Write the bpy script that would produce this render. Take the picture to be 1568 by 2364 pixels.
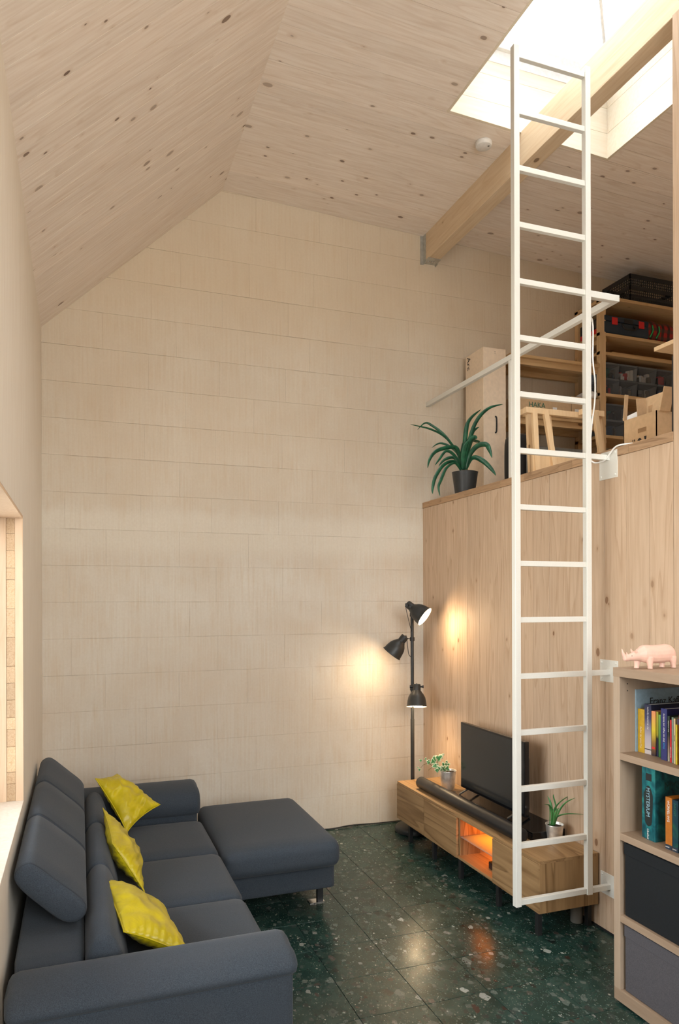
import bpy, bmesh, math, random
from mathutils import Vector, Matrix, noise
R = random.Random(7)
scn = bpy.context.scene
COL = scn.collection
for o in list(bpy.data.objects): bpy.data.objects.remove(o)

# ------------------------------------------------------------------ camera
CY, F, YAW, ROLL = 1385.6, 1650.19, .3491, -.0029
CAM = Vector((.2361, -5.182, 1.7511))
fw = Vector((math.sin(YAW), math.cos(YAW), 0)); rt = Vector((math.cos(YAW), -math.sin(YAW), 0)); up = Vector((0, 0, 1))
Rr = rt * math.cos(ROLL) + up * math.sin(ROLL); Uu = -rt * math.sin(ROLL) + up * math.cos(ROLL)
cam = bpy.data.cameras.new('camera'); co = bpy.data.objects.new('camera', cam); COL.objects.link(co)
co.matrix_world = Matrix(((Rr.x, Uu.x, -fw.x, CAM.x), (Rr.y, Uu.y, -fw.y, CAM.y), (Rr.z, Uu.z, -fw.z, CAM.z), (0, 0, 0, 1)))
cam.sensor_fit = 'VERTICAL'; cam.sensor_height = 36; cam.sensor_width = 24
cam.lens = F / 2364 * 36; cam.shift_y = (CY - 1182) / 2364; cam.clip_start = .05
scn.camera = co
def at(u, v, ax, val):                      # where the sight line through a point of the photograph meets a plane of the room
    d = fw + Rr * (u - 784) / F - Uu * (v - CY) / F
    i = 'xyz'.index(ax); return CAM + d * ((val - CAM[i]) / d[i])

# ------------------------------------------------------------------ light
w = bpy.data.worlds.new('overcast_sky'); scn.world = w; w.use_nodes = True
wt = w.node_tree; wn = wt.nodes['Background']; wn.inputs[1].default_value = 12.0
# even overcast sky above, ground below the horizon brightened to light the ceiling
_g = wt.nodes.new('ShaderNodeTexCoord'); _s = wt.nodes.new('ShaderNodeSeparateXYZ'); _r = wt.nodes.new('ShaderNodeValToRGB')
wt.links.new(_g.outputs['Generated'], _s.inputs[0]); wt.links.new(_s.outputs[2], _r.inputs[0]); wt.links.new(_r.outputs[0], wn.inputs[0])
_r.color_ramp.elements[0].position = 0.0; _r.color_ramp.elements[0].color = (.90, .87, .82, 1); _r.color_ramp.elements[1].position = .02; _r.color_ramp.elements[1].color = (.97, .985, 1, 1)
vs = scn.view_settings; vs.view_transform = 'Standard'; vs.look = 'None'; vs.gamma = 1; vs.exposure = 0.09; vs.use_curve_mapping = False
def portal(name, loc, rot, sx, sy):
    l = bpy.data.lights.new(name, 'AREA'); l.shape = 'RECTANGLE'; l.size = sx; l.size_y = sy; l.cycles.is_portal = True
    o = bpy.data.objects.new(name, l); COL.objects.link(o); o.location = loc; o.rotation_euler = rot
# the openings of the room: rooflight, side window, plus an unseen glazed front added for its light
SKX0, SKX1, SKY0, SKY1, SKZ = 2.328, 3.531, -1.345, -4.7, 5.18  # rooflight's unseen near end lengthened to let in more light
YF = -7.0
portal('rooflight_daylight', ((SKX0 + SKX1) / 2, (SKY0 + SKY1) / 2, SKZ - .03), (0, 0, 0), 1.2, SKY0 - SKY1)
portal('window_daylight', (-.24, -2.55, 1.5), (0, math.radians(-90), 0), 1.26, 1.7)
FZ = 3.75
FZ0 = 1.4
portal('added_front_daylight', (1.45, YF - .05, (FZ + FZ0) / 2), (math.radians(90), 0, 0), 2.6, FZ - FZ0)

# ------------------------------------------------------------------ materials
def mat(name):
    m = bpy.data.materials.new(name); m.use_nodes = True; nt = m.node_tree
    return m, nt, nt.nodes['Principled BSDF']
def N(nt, t, **k):
    n = nt.nodes.new(t)
    for a, b in k.items():
        if a[0] == '_': setattr(n, a[1:], b)
    return n
def L(nt, a, b): nt.links.new(a, b)
def mix(nt, fac, a, b, mode='MIX'):
    n = nt.nodes.new('ShaderNodeMix'); n.data_type = 'RGBA'; n.blend_type = mode
    for s, v in ((n.inputs[0], fac), (n.inputs[6], a), (n.inputs[7], b)):
        if hasattr(v, 'is_linked'): nt.links.new(v, s)
        else: s.default_value = v if isinstance(v, (int, float)) else (*v, 1)
    return n.outputs[2]
def ramp(nt, src, stops):
    n = nt.nodes.new('ShaderNodeValToRGB'); e = n.color_ramp.elements
    while len(e) < len(stops): e.new(.5)
    for el, (p, c) in zip(e, stops): el.position = p; el.color = (c, c, c, 1) if isinstance(c, (int, float)) else (*c, 1)
    nt.links.new(src, n.inputs[0]); return n.outputs[0]
def math_(nt, op, a, b=None):
    n = nt.nodes.new('ShaderNodeMath'); n.operation = op
    for s, v in ((n.inputs[0], a), (n.inputs[1], b)):
        if v is None: continue
        if hasattr(v, 'is_linked'): nt.links.new(v, s)
        else: s.default_value = v
    return n.outputs[0]
def bump(nt, h, strength, dist, bsdf):
    b = nt.nodes.new('ShaderNodeBump'); b.inputs['Strength'].default_value = strength; b.inputs['Distance'].default_value = dist
    nt.links.new(h, b.inputs['Height']); nt.links.new(b.outputs[0], bsdf.inputs['Normal'])
def coords(nt, kind='Object', scale=(1, 1, 1), rnd=9.):
    tc = nt.nodes.new('ShaderNodeTexCoord'); src = tc.outputs['Object']
    if kind == 'World': src = nt.nodes.new('ShaderNodeNewGeometry').outputs['Position']
    if rnd:
        oi = nt.nodes.new('ShaderNodeObjectInfo'); vm = nt.nodes.new('ShaderNodeVectorMath'); vm.operation = 'SCALE'
        cx = nt.nodes.new('ShaderNodeCombineXYZ')
        L(nt, math_(nt, 'MULTIPLY', oi.outputs['Random'], rnd), cx.inputs[0]); L(nt, math_(nt, 'MULTIPLY', oi.outputs['Random'], rnd * 7.3), cx.inputs[1]); L(nt, math_(nt, 'MULTIPLY', oi.outputs['Random'], rnd * 3.1), cx.inputs[2])
        ad = nt.nodes.new('ShaderNodeVectorMath'); ad.operation = 'ADD'; L(nt, src, ad.inputs[0]); L(nt, cx.outputs[0], ad.inputs[1]); src = ad.outputs[0]
    mp = nt.nodes.new('ShaderNodeMapping'); mp.inputs['Scale'].default_value = scale; L(nt, src, mp.inputs[0])
    return mp.outputs[0]
def tex(nt, t, vec, scale, **k):
    n = nt.nodes.new(t); L(nt, vec, n.inputs['Vector']); n.inputs['Scale'].default_value = scale
    for a, b in k.items():
        if a[0] == '_': setattr(n, a[1:], b)
        else: n.inputs[a.replace('_', ' ')].default_value = b
    return n
def plain(name, col, rough=.6, metal=0., spec=.5, noise_amt=.06, nscale=40, **k):
    m, nt, b = mat(name)
    nz = tex(nt, 'ShaderNodeTexNoise', coords(nt), nscale, Detail=3)
    c = mix(nt, ramp(nt, nz.outputs[0], [(.3, 0.), (.7, 1.)]), tuple(x * (1 - noise_amt) for x in col), tuple(min(1, x * (1 + noise_amt)) for x in col))
    L(nt, c, b.inputs['Base Color']); b.inputs['Roughness'].default_value = rough; b.inputs['Metallic'].default_value = metal
    b.inputs['Specular IOR Level'].default_value = spec
    for a, v in k.items(): b.inputs[a.replace('_', ' ')].default_value = v
    return m
def wood(name, base, dark, axis='x', knots=0.0, rough=.6, var=.12, grain=1., knotcol=(.16, .085, .045), fig=.5, spec=.3, kscale=5.):
    """Pale softwood: streaks along one axis, cathedral figure, scattered brown knots."""
    m, nt, b = mat(name)
    s = {'x': (.075, 1, 1), 'y': (1, .075, 1), 'z': (1, 1, .075)}[axis]
    v = coords(nt, scale=s); v1 = coords(nt)
    n0 = tex(nt, 'ShaderNodeTexNoise', v, 6.5 * grain, Detail=2, Distortion=.5)
    rings = math_(nt, 'FRACT', math_(nt, 'MULTIPLY', n0.outputs[0], 9.))
    rg = ramp(nt, rings, [(0., 0.), (.75, .35), (.93, 1.), (1., 0.)])
    n1 = tex(nt, 'ShaderNodeTexNoise', v, 60 * grain, Detail=4)
    f = math_(nt, 'ADD', math_(nt, 'MULTIPLY', rg, fig * .55), math_(nt, 'MULTIPLY', ramp(nt, n1.outputs[0], [(.35, 0.), (.7, 1.)]), .35))
    c = mix(nt, f, base, dark)
    oi = nt.nodes.new('ShaderNodeObjectInfo')
    val = math_(nt, 'ADD', math_(nt, 'MULTIPLY', oi.outputs['Random'], var), 1 - var * .5)
    hs = nt.nodes.new('ShaderNodeHueSaturation'); L(nt, c, hs.inputs['Color']); L(nt, val, hs.inputs['Value']); c = hs.outputs[0]
    if knots:
        ks = {'x': (.62, 1, 1), 'y': (1, .62, 1), 'z': (1, 1, .62)}[axis]
        kv = coords(nt, scale=ks)
        dn = tex(nt, 'ShaderNodeTexNoise', kv, 30, Detail=1)
        vm = nt.nodes.new('ShaderNodeVectorMath'); vm.operation = 'MULTIPLY_ADD'; L(nt, dn.outputs['Color'], vm.inputs[0]); vm.inputs[1].default_value = (.008, .008, .008); L(nt, kv, vm.inputs[2])
        vo = tex(nt, 'ShaderNodeTexVoronoi', vm.outputs[0], kscale)
        sep = nt.nodes.new('ShaderNodeSeparateColor'); L(nt, vo.outputs['Color'], sep.inputs[0])
        rad = math_(nt, 'MULTIPLY', math_(nt, 'ADD', math_(nt, 'MULTIPLY', math_(nt, 'POWER', sep.outputs[0], 3.), .75), .28), knots)
        rad = math_(nt, 'SUBTRACT', rad, math_(nt, 'MULTIPLY', math_(nt, 'LESS_THAN', sep.outputs[1], .4), 1.))
        d = math_(nt, 'SUBTRACT', vo.outputs['Distance'], rad)
        km = ramp(nt, d, [(0., 1.), (.022, 0.)]); kh = ramp(nt, d, [(0., .55), (.13, 0.)])
        c = mix(nt, kh, c, dark); c = mix(nt, math_(nt, 'MULTIPLY', km, math_(nt, 'ADD', math_(nt, 'MULTIPLY', sep.outputs[2], .5), .38)), c, knotcol)
    L(nt, c, b.inputs['Base Color']); b.inputs['Roughness'].default_value = rough; b.inputs['Specular IOR Level'].default_value = spec
    bump(nt, n1.outputs[0], .12, .002, b)
    return m

M = {}
CEIL, CEILD = (.955, .865, .775), (.70, .55, .42)
M['ceiling_pine'] = wood('whitewashed_pine_ceiling', CEIL, CEILD, 'x', knots=.19, kscale=11.5, knotcol=(.15, .085, .06), fig=.45, var=.07)
M['panel_pine'] = wood('pine_wall_panel', (.63, .47, .335), (.42, .27, .16), 'z', knots=.13, kscale=9.5, knotcol=(.20, .10, .05), fig=.75)
M['left_pine'] = wood('pale_pine_wall', (.84, .77, .66), (.70, .58, .45), 'z', knots=0, fig=.35, var=.04)
M['jamb_pine'] = wood('planed_pine_jamb', (.76, .56, .38), (.6, .38, .22), 'z', knots=.15, kscale=7, fig=.4, var=.05)
M['endgrain'] = wood('pine_end_grain', (.66, .47, .29), (.42, .24, .11), 'y', knots=0, fig=.8, var=.35, grain=3)
M['beam'] = wood('pine_beam', (.80, .64, .45), (.62, .42, .23), 'y', knots=.14, kscale=9, knotcol=(.1, .05, .03), fig=.45)
M['shaft'] = wood('rooflight_shaft_pine', (.84, .76, .62), (.74, .6, .42), 'x', knots=.08, fig=.2, var=.04)
M['oak'] = wood('wild_oak_cabinet', (.40, .25, .12), (.17, .09, .035), 'y', knots=.12, kscale=4, fig=1.1, rough=.5, var=.1, knotcol=(.09, .05, .025), grain=.7)
M['oak_end'] = wood('wild_oak_cabinet_side', (.38, .235, .11), (.15, .08, .03), 'z', knots=.0, fig=1.2, rough=.5, var=.05, grain=.8)
M['shelf_oak'] = wood('light_oak_bookcase', (.46, .35, .255), (.35, .25, .17), 'z', knots=0, fig=.35, rough=.55, var=.05)
M['shelf_oak_y'] = wood('light_oak_shelf_board', (.38, .275, .19), (.29, .195, .13), 'y', knots=0, fig=.35, rough=.5, var=.05)
M['rack_pine'] = wood('raw_pine_rack', (.66, .45, .24), (.44, .26, .1), 'x', knots=.13, kscale=9, fig=.6)
M['rack_post'] = wood('raw_pine_post', (.70, .49, .28), (.5, .3, .13), 'z', knots=.13, kscale=9, fig=.5)
M['trestle'] = wood('planed_pine_trestle', (.82, .60, .36), (.66, .43, .22), 'z', knots=.08, kscale=9, fig=.3)
M['edge'] = wood('rough_panel_edge', (.48, .31, .18), (.26, .15, .08), 'y', knots=0, fig=1., var=.3, grain=2)
M['steel'] = plain('white_powder_coated_steel', (.72, .71, .655), .38, spec=.5, noise_amt=.02, nscale=200)
M['white'] = plain('white_plastic', (.8, .79, .77), .4)
M['black'] = plain('matt_black', (.012, .012, .013), .5)
M['blackgloss'] = plain('black_gloss', (.006, .006, .007), .12, noise_amt=0)
M['screen'] = plain('television_glass', (.018, .02, .021), .13, noise_amt=0)
M['blackmesh'] = plain('black_speaker_cloth', (.014, .013, .013), .42, nscale=400, noise_amt=.3)
M['lamp_metal'] = plain('dark_grey_lamp_metal', (.035, .036, .035), .42, metal=.3)
M['shade_in'] = plain('white_shade_lining', (.85, .8, .7), .5)
M['pot_dark'] = plain('anthracite_pot', (.022, .024, .025), .45)
M['soil'] = plain('dark_soil', (.03, .018, .01), .95, noise_amt=.6, nscale=120)
M['card'] = plain('brown_cardboard', (.58, .40, .23), .8, noise_amt=.06)
M['card2'] = plain('pale_cardboard', (.78, .63, .47), .75, noise_amt=.05)
M['carddark'] = plain('cardboard_inside', (.30, .18, .085), .85)
M['ink'] = plain('black_print', (.012, .012, .012), .6, noise_amt=0)
M['inkgreen'] = plain('green_print', (.02, .15, .09), .6, noise_amt=0)
M['paper'] = plain('white_paper', (.78, .77, .74), .7, noise_amt=.02)
M['brass'] = plain('brass_end_cap', (.5, .3, .12), .35, metal=1)
M['galv'] = plain('galvanised_steel', (.55, .55, .52), .4, metal=.8, noise_amt=.15, nscale=30)
M['zinc'] = plain('brushed_tin_pot', (.80, .79, .76), .42, metal=.85, noise_amt=.25, nscale=25)
M['chrome'] = plain('chrome', (.7, .7, .7), .15, metal=1)
M['red'] = plain('red_latch', (.6, .02, .02), .5)
M['navy'] = plain('navy_case', (.016, .03, .05), .5)
M['pink'] = plain('pale_pink_rhino', (.78, .50, .40), .55, noise_amt=.04, Subsurface_Weight=.1)
M['boxblack'] = plain('black_fabric_box', (.003, .005, .007), .85, noise_amt=.4, nscale=300)
M['boxgrey'] = plain('grey_fabric_box', (.085, .08, .09), .9, noise_amt=.2, nscale=300)
M['grey'] = plain('warm_grey', (.2, .19, .17), .7)
M['cloth_white'] = plain('white_cloth', (.8, .8, .8), .9)
M['cable_w'] = plain('white_cable', (.8, .78, .74), .4)

def fabric():
    m, nt, b = mat('slate_blue_sofa_fabric'); v = coords(nt)
    n = tex(nt, 'ShaderNodeTexNoise', v, 420, Detail=2); n2 = tex(nt, 'ShaderNodeTexNoise', v, 5, Detail=2)
    c = mix(nt, ramp(nt, n.outputs[0], [(.3, 0.), (.7, 1.)]), (.026, .035, .046), (.056, .069, .086))
    c = mix(nt, ramp(nt, n2.outputs[0], [(.35, .0), (.75, .3)]), c, (.054, .058, .066)); L(nt, c, b.inputs['Base Color'])
    b.inputs['Roughness'].default_value = .88; b.inputs['Sheen Weight'].default_value = .08; b.inputs['Sheen Roughness'].default_value = .5
    b.inputs['Specular IOR Level'].default_value = .2
    bump(nt, n.outputs[0], .25, .0012, b); return m
M['fabric'] = fabric()
M['piping'] = plain('dark_seam_piping', (.02, .026, .036), .8)
def satin():
    m, nt, b = mat('mustard_satin'); v = coords(nt)
    n = tex(nt, 'ShaderNodeTexNoise', v, 7, Detail=3, Distortion=1.2)
    c = mix(nt, ramp(nt, n.outputs[0], [(.3, 0.), (.7, 1.)]), (.44, .345, .003), (.60, .48, .006)); L(nt, c, b.inputs['Base Color'])
    b.inputs['Roughness'].default_value = .36; b.inputs['Sheen Weight'].default_value = .03; b.inputs['Specular IOR Level'].default_value = .45
    n2 = tex(nt, 'ShaderNodeTexNoise', v, 18, Detail=2, Distortion=2.); bump(nt, n2.outputs[0], .35, .006, b); return m
M['satin'] = satin()
def terrazzo():
    m, nt, b = mat('green_terrazzo'); v = coords(nt, rnd=23.)
    n0 = tex(nt, 'ShaderNodeTexNoise', v, 12, Detail=4)
    c = mix(nt, ramp(nt, n0.outputs[0], [(.35, 0.), (.7, 1.)]), (.008, .030, .024), (.024, .056, .046))
    def layer(c, scale, prob, r0, dist, stops, seed):
        dn = tex(nt, 'ShaderNodeTexNoise', v, scale * 1.3, Detail=1)
        vm = nt.nodes.new('ShaderNodeVectorMath'); vm.operation = 'MULTIPLY_ADD'; L(nt, dn.outputs['Color'], vm.inputs[0]); vm.inputs[1].default_value = (dist,) * 3; L(nt, v, vm.inputs[2])
        mp = nt.nodes.new('ShaderNodeMapping'); mp.inputs['Location'].default_value = (seed, seed * 2, 0); mp.inputs['Rotation'].default_value = (0, 0, seed); mp.inputs['Scale'].default_value = (1, .72, 1); L(nt, vm.outputs[0], mp.inputs[0])
        vo = tex(nt, 'ShaderNodeTexVoronoi', mp.outputs[0], scale, _voronoi_dimensions='2D', _distance='MINKOWSKI'); vo.inputs['Exponent'].default_value = 1.2
        sep = nt.nodes.new('ShaderNodeSeparateColor'); L(nt, vo.outputs['Color'], sep.inputs[0])
        on = math_(nt, 'LESS_THAN', sep.outputs[0], prob)
        rad = math_(nt, 'ADD', math_(nt, 'MULTIPLY', sep.outputs[1], r0 * .7), r0 * .3)
        k = math_(nt, 'MULTIPLY', on, math_(nt, 'LESS_THAN', vo.outputs['Distance'], rad))
        return mix(nt, k, c, ramp(nt, sep.outputs[2], stops))
    G = [(0., (.008, .012, .011)), (.35, (.03, .045, .04)), (.6, (.06, .085, .075)), (.80, (.10, .125, .11)), (.92, (.03, .014, .010)), (1., (.32, .35, .32))]
    c = layer(c, 15, .34, .44, .03, G, .3)
    c = layer(c, 30, .42, .46, .018, G, 1.1)
    c = layer(c, 80, .30, .42, .008, [(0., (.008, .012, .011)), (.3, (.03, .05, .042)), (.62, (.065, .09, .075)), (.93, (.12, .15, .125)), (1., (.42, .42, .36))], 2.)
    c = layer(c, 170, .14, .36, .004, [(0., (.04, .07, .06)), (.7, (.13, .17, .14)), (1., (.4, .42, .36))], 2.9)
    L(nt, c, b.inputs['Base Color']); n3 = tex(nt, 'ShaderNodeTexNoise', v, 6, Detail=3)
    L(nt, ramp(nt, n3.outputs[0], [(.3, .2), (.7, .3)]), b.inputs['Roughness']); b.inputs['Specular IOR Level'].default_value = .36
    return m
M['terrazzo'] = terrazzo()
M['grout'] = plain('dark_grout', (.012, .016, .015), .8)
def limewash():
    """Thin limewash over ribbed blocks: vertical trowel ribs, cloudy ochre patches."""
    m, nt, b = mat('limewashed_block'); v = coords(nt, 'World', rnd=0); vv = coords(nt, 'World', (1, 1, .045), rnd=0)
    n = tex(nt, 'ShaderNodeTexNoise', v, 1.5, Detail=5, Distortion=.4); n2 = tex(nt, 'ShaderNodeTexNoise', vv, 62, Detail=3); n3 = tex(nt, 'ShaderNodeTexNoise', v, 60, Detail=3)
    n4 = tex(nt, 'ShaderNodeTexNoise', v, 7, Detail=4)
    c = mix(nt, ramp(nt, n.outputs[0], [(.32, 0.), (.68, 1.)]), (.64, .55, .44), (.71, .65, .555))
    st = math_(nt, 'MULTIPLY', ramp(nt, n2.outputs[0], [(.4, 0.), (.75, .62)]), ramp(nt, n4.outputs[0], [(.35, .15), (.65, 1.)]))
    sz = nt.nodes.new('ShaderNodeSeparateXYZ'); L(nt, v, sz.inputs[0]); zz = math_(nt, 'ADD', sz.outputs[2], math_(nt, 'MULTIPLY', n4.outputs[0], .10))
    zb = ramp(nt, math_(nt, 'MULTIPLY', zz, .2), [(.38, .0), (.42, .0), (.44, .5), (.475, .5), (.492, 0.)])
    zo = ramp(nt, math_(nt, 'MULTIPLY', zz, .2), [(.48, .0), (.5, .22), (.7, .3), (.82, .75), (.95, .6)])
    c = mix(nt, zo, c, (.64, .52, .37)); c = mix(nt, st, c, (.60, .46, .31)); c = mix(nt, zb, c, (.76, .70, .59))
    jz = math_(nt, 'FRACT', math_(nt, 'DIVIDE', math_(nt, 'ADD', sz.outputs[2], math_(nt, 'MULTIPLY', n3.outputs[0], .006)), .249))
    nj = tex(nt, 'ShaderNodeTexNoise', coords(nt, 'World', (1, 1, .3), rnd=0), 3.2, Detail=2)
    jm = math_(nt, 'MULTIPLY', ramp(nt, jz, [(0., .5), (.03, 0.), (.985, 0.), (1., .5)]), ramp(nt, nj.outputs[0], [(.54, 0.), (.66, 1.)])); c = mix(nt, jm, c, (.46, .36, .27)); c = mix(nt, ramp(nt, n3.outputs[0], [(.3, .14), (.7, 0.)]), c, (.5, .4, .28))
    # thin horizontal joints where the wash has sunk, broken along their length
    oi = nt.nodes.new('ShaderNodeObjectInfo'); hs = nt.nodes.new('ShaderNodeHueSaturation'); L(nt, c, hs.inputs['Color'])
    L(nt, math_(nt, 'ADD', math_(nt, 'MULTIPLY', oi.outputs['Random'], .02), .99), hs.inputs['Value'])
    L(nt, hs.outputs[0], b.inputs['Base Color']); b.inputs['Roughness'].default_value = .9; b.inputs['Specular IOR Level'].default_value = .15
    bump(nt, math_(nt, 'ADD', n2.outputs[0], math_(nt, 'MULTIPLY', n3.outputs[0], .5)), .5, .004, b); return m
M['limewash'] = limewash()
def leafmat(name, base, edge, light):
    m, nt, b = mat(name); v = coords(nt); n = tex(nt, 'ShaderNodeTexNoise', v, 25, Detail=2)
    c = mix(nt, ramp(nt, n.outputs[0], [(.3, 0.), (.7, 1.)]), base, light); L(nt, c, b.inputs['Base Color'])
    b.inputs['Roughness'].default_value = .38; b.inputs['Transmission Weight'].default_value = 0; return m
M['leaf'] = leafmat('deep_green_leaf', (.006, .055, .028), 0, (.02, .13, .06))
M['leaf2'] = leafmat('bright_green_leaf', (.02, .16, .04), 0, (.10, .33, .10))
M['leafvar'] = leafmat('variegated_leaf', (.10, .26, .06), 0, (.62, .68, .38))
M['leafrim'] = leafmat('cream_leaf_rim', (.62, .66, .40), 0, (.75, .75, .5))
M['stemgreen'] = leafmat('brown_stem', (.12, .09, .03), 0, (.2, .18, .05))
def emis(name, col, s):
    m, nt, b = mat(name); b.inputs['Base Color'].default_value = (*col, 1); b.inputs['Emission Color'].default_value = (*col, 1); b.inputs['Emission Strength'].default_value = s; return m
M['bulb'] = emis('lit_warm_bulb', (1, .74, .46), 26)
M['led'] = emis('orange_led_strip', (1, .28, .03), 10)
def clearplastic(name, tint, a):
    m, nt, b = mat(name); nt.nodes.remove(b); out = nt.nodes['Material Output']
    t = nt.nodes.new('ShaderNodeBsdfTransparent'); t.inputs[0].default_value = (*tint, 1)
    g = nt.nodes.new('ShaderNodeBsdfPrincipled'); g.inputs['Base Color'].default_value = (.55, .6, .66, 1); g.inputs['Roughness'].default_value = .22
    fr = nt.nodes.new('ShaderNodeFresnel'); fr.inputs[0].default_value = 1.45
    f = math_(nt, 'ADD', fr.outputs[0], a); mx = nt.nodes.new('ShaderNodeMixShader'); L(nt, f, mx.inputs[0]); L(nt, t.outputs[0], mx.inputs[1]); L(nt, g.outputs[0], mx.inputs[2]); L(nt, mx.outputs[0], out.inputs[0]); return m
M['clear'] = clearplastic('clear_plastic', (.93, .95, .97), .06)
M['clearlid'] = clearplastic('clear_plastic_lid', (.9, .93, .96), .16)
M['glass'] = clearplastic('window_glass', (.97, .98, .98), .0)
M['glassshelf'] = clearplastic('glass_shelf', (.85, .88, .82), .02)

# ------------------------------------------------------------------ builders
ORG = {}
def wloc(o): return ORG.get(o.name, Vector((0, 0, 0))) if o else Vector((0, 0, 0))
def mesh_obj(name, bm, m, parent=None, loc=None, smooth=False, bevel=0, seg=2, angle=40):
    """Link a bmesh (in room coordinates) as one mesh object whose origin is loc (or its parent's origin)."""
    o_ = Vector(loc) if loc is not None else (wloc(parent) if parent else None)
    if o_ is None:
        vs_ = [v.co for v in bm.verts]; o_ = Vector(((min(c.x for c in vs_) + max(c.x for c in vs_)) / 2, (min(c.y for c in vs_) + max(c.y for c in vs_)) / 2, min(c.z for c in vs_)))
    bmesh.ops.recalc_face_normals(bm, faces=bm.faces)
    me = bpy.data.meshes.new(name); bmesh.ops.translate(bm, verts=bm.verts, vec=-o_); bm.to_mesh(me); bm.free()
    for mm in (m if isinstance(m, (list, tuple)) else [m]): me.materials.append(mm)
    o = bpy.data.objects.new(name, me); COL.objects.link(o)
    if parent: o.parent = parent; o.location = o_ - wloc(parent)
    else: o.location = o_
    ORG[o.name] = o_
    if smooth:
        for p in me.polygons: p.use_smooth = True
        if smooth == 'auto':
            md = o.modifiers.new('wn', 'EDGE_SPLIT'); md.split_angle = math.radians(angle)
    if bevel:
        b = o.modifiers.new('bevel', 'BEVEL'); b.width = bevel; b.segments = seg; b.limit_method = 'ANGLE'; b.angle_limit = math.radians(35)
    return o
def tag(o, label=None, cat=None, group=None, kind=None):
    if label: o['label'] = label
    if cat: o['category'] = cat
    if group: o['group'] = group
    if kind: o['kind'] = kind
    return o
def thing(name, label, cat, loc, group=None):
    o = bpy.data.objects.new(name, None); COL.objects.link(o); o.location = loc; o.empty_display_size = .1; ORG[o.name] = Vector(loc)
    return tag(o, label, cat, group)
def B(): return bmesh.new()
def box(bm, a, b, mi=0):
    x0, y0, z0 = (min(p, q) for p, q in zip(a, b)); x1, y1, z1 = (max(p, q) for p, q in zip(a, b))
    v = [bm.verts.new(p) for p in ((x0, y0, z0), (x1, y0, z0), (x1, y1, z0), (x0, y1, z0), (x0, y0, z1), (x1, y0, z1), (x1, y1, z1), (x0, y1, z1))]
    for f in ((0, 3, 2, 1), (4, 5, 6, 7), (0, 1, 5, 4), (1, 2, 6, 5), (2, 3, 7, 6), (3, 0, 4, 7)): bm.faces.new([v[i] for i in f]).material_index = mi
    return v
def obox(bm, c, ax, hs):                       # oriented box: centre, three unit axes, half sizes
    P = []
    for k in ((-1, -1, -1), (1, -1, -1), (1, 1, -1), (-1, 1, -1), (-1, -1, 1), (1, -1, 1), (1, 1, 1), (-1, 1, 1)):
        P.append(bm.verts.new(Vector(c) + sum((ax[i] * hs[i] * k[i] for i in range(3)), Vector())))
    for f in ((0, 3, 2, 1), (4, 5, 6, 7), (0, 1, 5, 4), (1, 2, 6, 5), (2, 3, 7, 6), (3, 0, 4, 7)): bm.faces.new([P[i] for i in f])
def beam_between(bm, p, q, wx, wy, hint=Vector((0, 0, 1))):
    p, q = Vector(p), Vector(q); d = (q - p).normalized(); s = d.cross(hint)
    if s.length < 1e-4: s = d.cross(Vector((1, 0, 0)))
    s.normalize(); t = s.cross(d); obox(bm, (p + q) / 2, (d, s, t), ((q - p).length / 2, wx / 2, wy / 2))
def BX(a, b): bm = B(); box(bm, a, b); return bm
def prism(bm, pts, d):                          # closed polygon pushed along d
    n = len(pts); a = [bm.verts.new(p) for p in pts]; b = [bm.verts.new(Vector(p) + Vector(d)) for p in pts]
    bm.faces.new(a); bm.faces.new(b[::-1])
    for i in range(n): bm.faces.new((a[i], b[i], b[(i + 1) % n], a[(i + 1) % n]))
def catmull(P, n=6):
    P = [Vector(p) for p in P]; out = []
    for i in range(len(P) - 1):
        a = P[max(i - 1, 0)]; b = P[i]; c = P[i + 1]; d = P[min(i + 2, len(P) - 1)]
        for k in range(n):
            t = k / n; out.append(.5 * ((2 * b) + (c - a) * t + (2 * a - 5 * b + 4 * c - d) * t * t + (3 * b - a - 3 * c + d) * t ** 3))
    out.append(P[-1]); return out
def tube(bm, path, r, seg=8, closed=False, caps=True):
    path = [Vector(p) for p in path]; rings = []; prev = None; n = len(path)
    for i, p in enumerate(path):
        if closed: d = path[(i + 1) % n] - path[i - 1]
        else: d = path[min(i + 1, n - 1)] - path[max(i - 1, 0)]
        d.normalize()
        if prev is None: prev = d.orthogonal().normalized()
        s = (prev - d * prev.dot(d)); s = s.normalized() if s.length > 1e-6 else d.orthogonal().normalized(); prev = s; t = d.cross(s)
        rr = r[i] if isinstance(r, (list, tuple)) else r
        rings.append([bm.verts.new(p + (s * math.cos(2 * math.pi * k / seg) + t * math.sin(2 * math.pi * k / seg)) * rr) for k in range(seg)])
    for i in range(n if closed else n - 1):
        A, C = rings[i], rings[(i + 1) % n]
        for k in range(seg): bm.faces.new((A[k], A[(k + 1) % seg], C[(k + 1) % seg], C[k]))
    if caps and not closed: bm.faces.new(rings[0][::-1]); bm.faces.new(rings[-1])
def lathe(bm, prof, c, axis=Vector((0, 0, 1)), seg=28, cap0=True, cap1=True):
    c = Vector(c); axis = axis.normalized(); s = axis.orthogonal().normalized(); t = axis.cross(s); R_ = []
    for r, h in prof: R_.append([bm.verts.new(c + axis * h + (s * math.cos(2 * math.pi * k / seg) + t * math.sin(2 * math.pi * k / seg)) * r) for k in range(seg)])
    for A, C in zip(R_, R_[1:]):
        for k in range(seg): bm.faces.new((A[k], A[(k + 1) % seg], C[(k + 1) % seg], C[k]))
    if cap0 and prof[0][0] > 1e-4: bm.faces.new(R_[0][::-1])
    if cap1 and prof[-1][0] > 1e-4: bm.faces.new(R_[-1])
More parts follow.
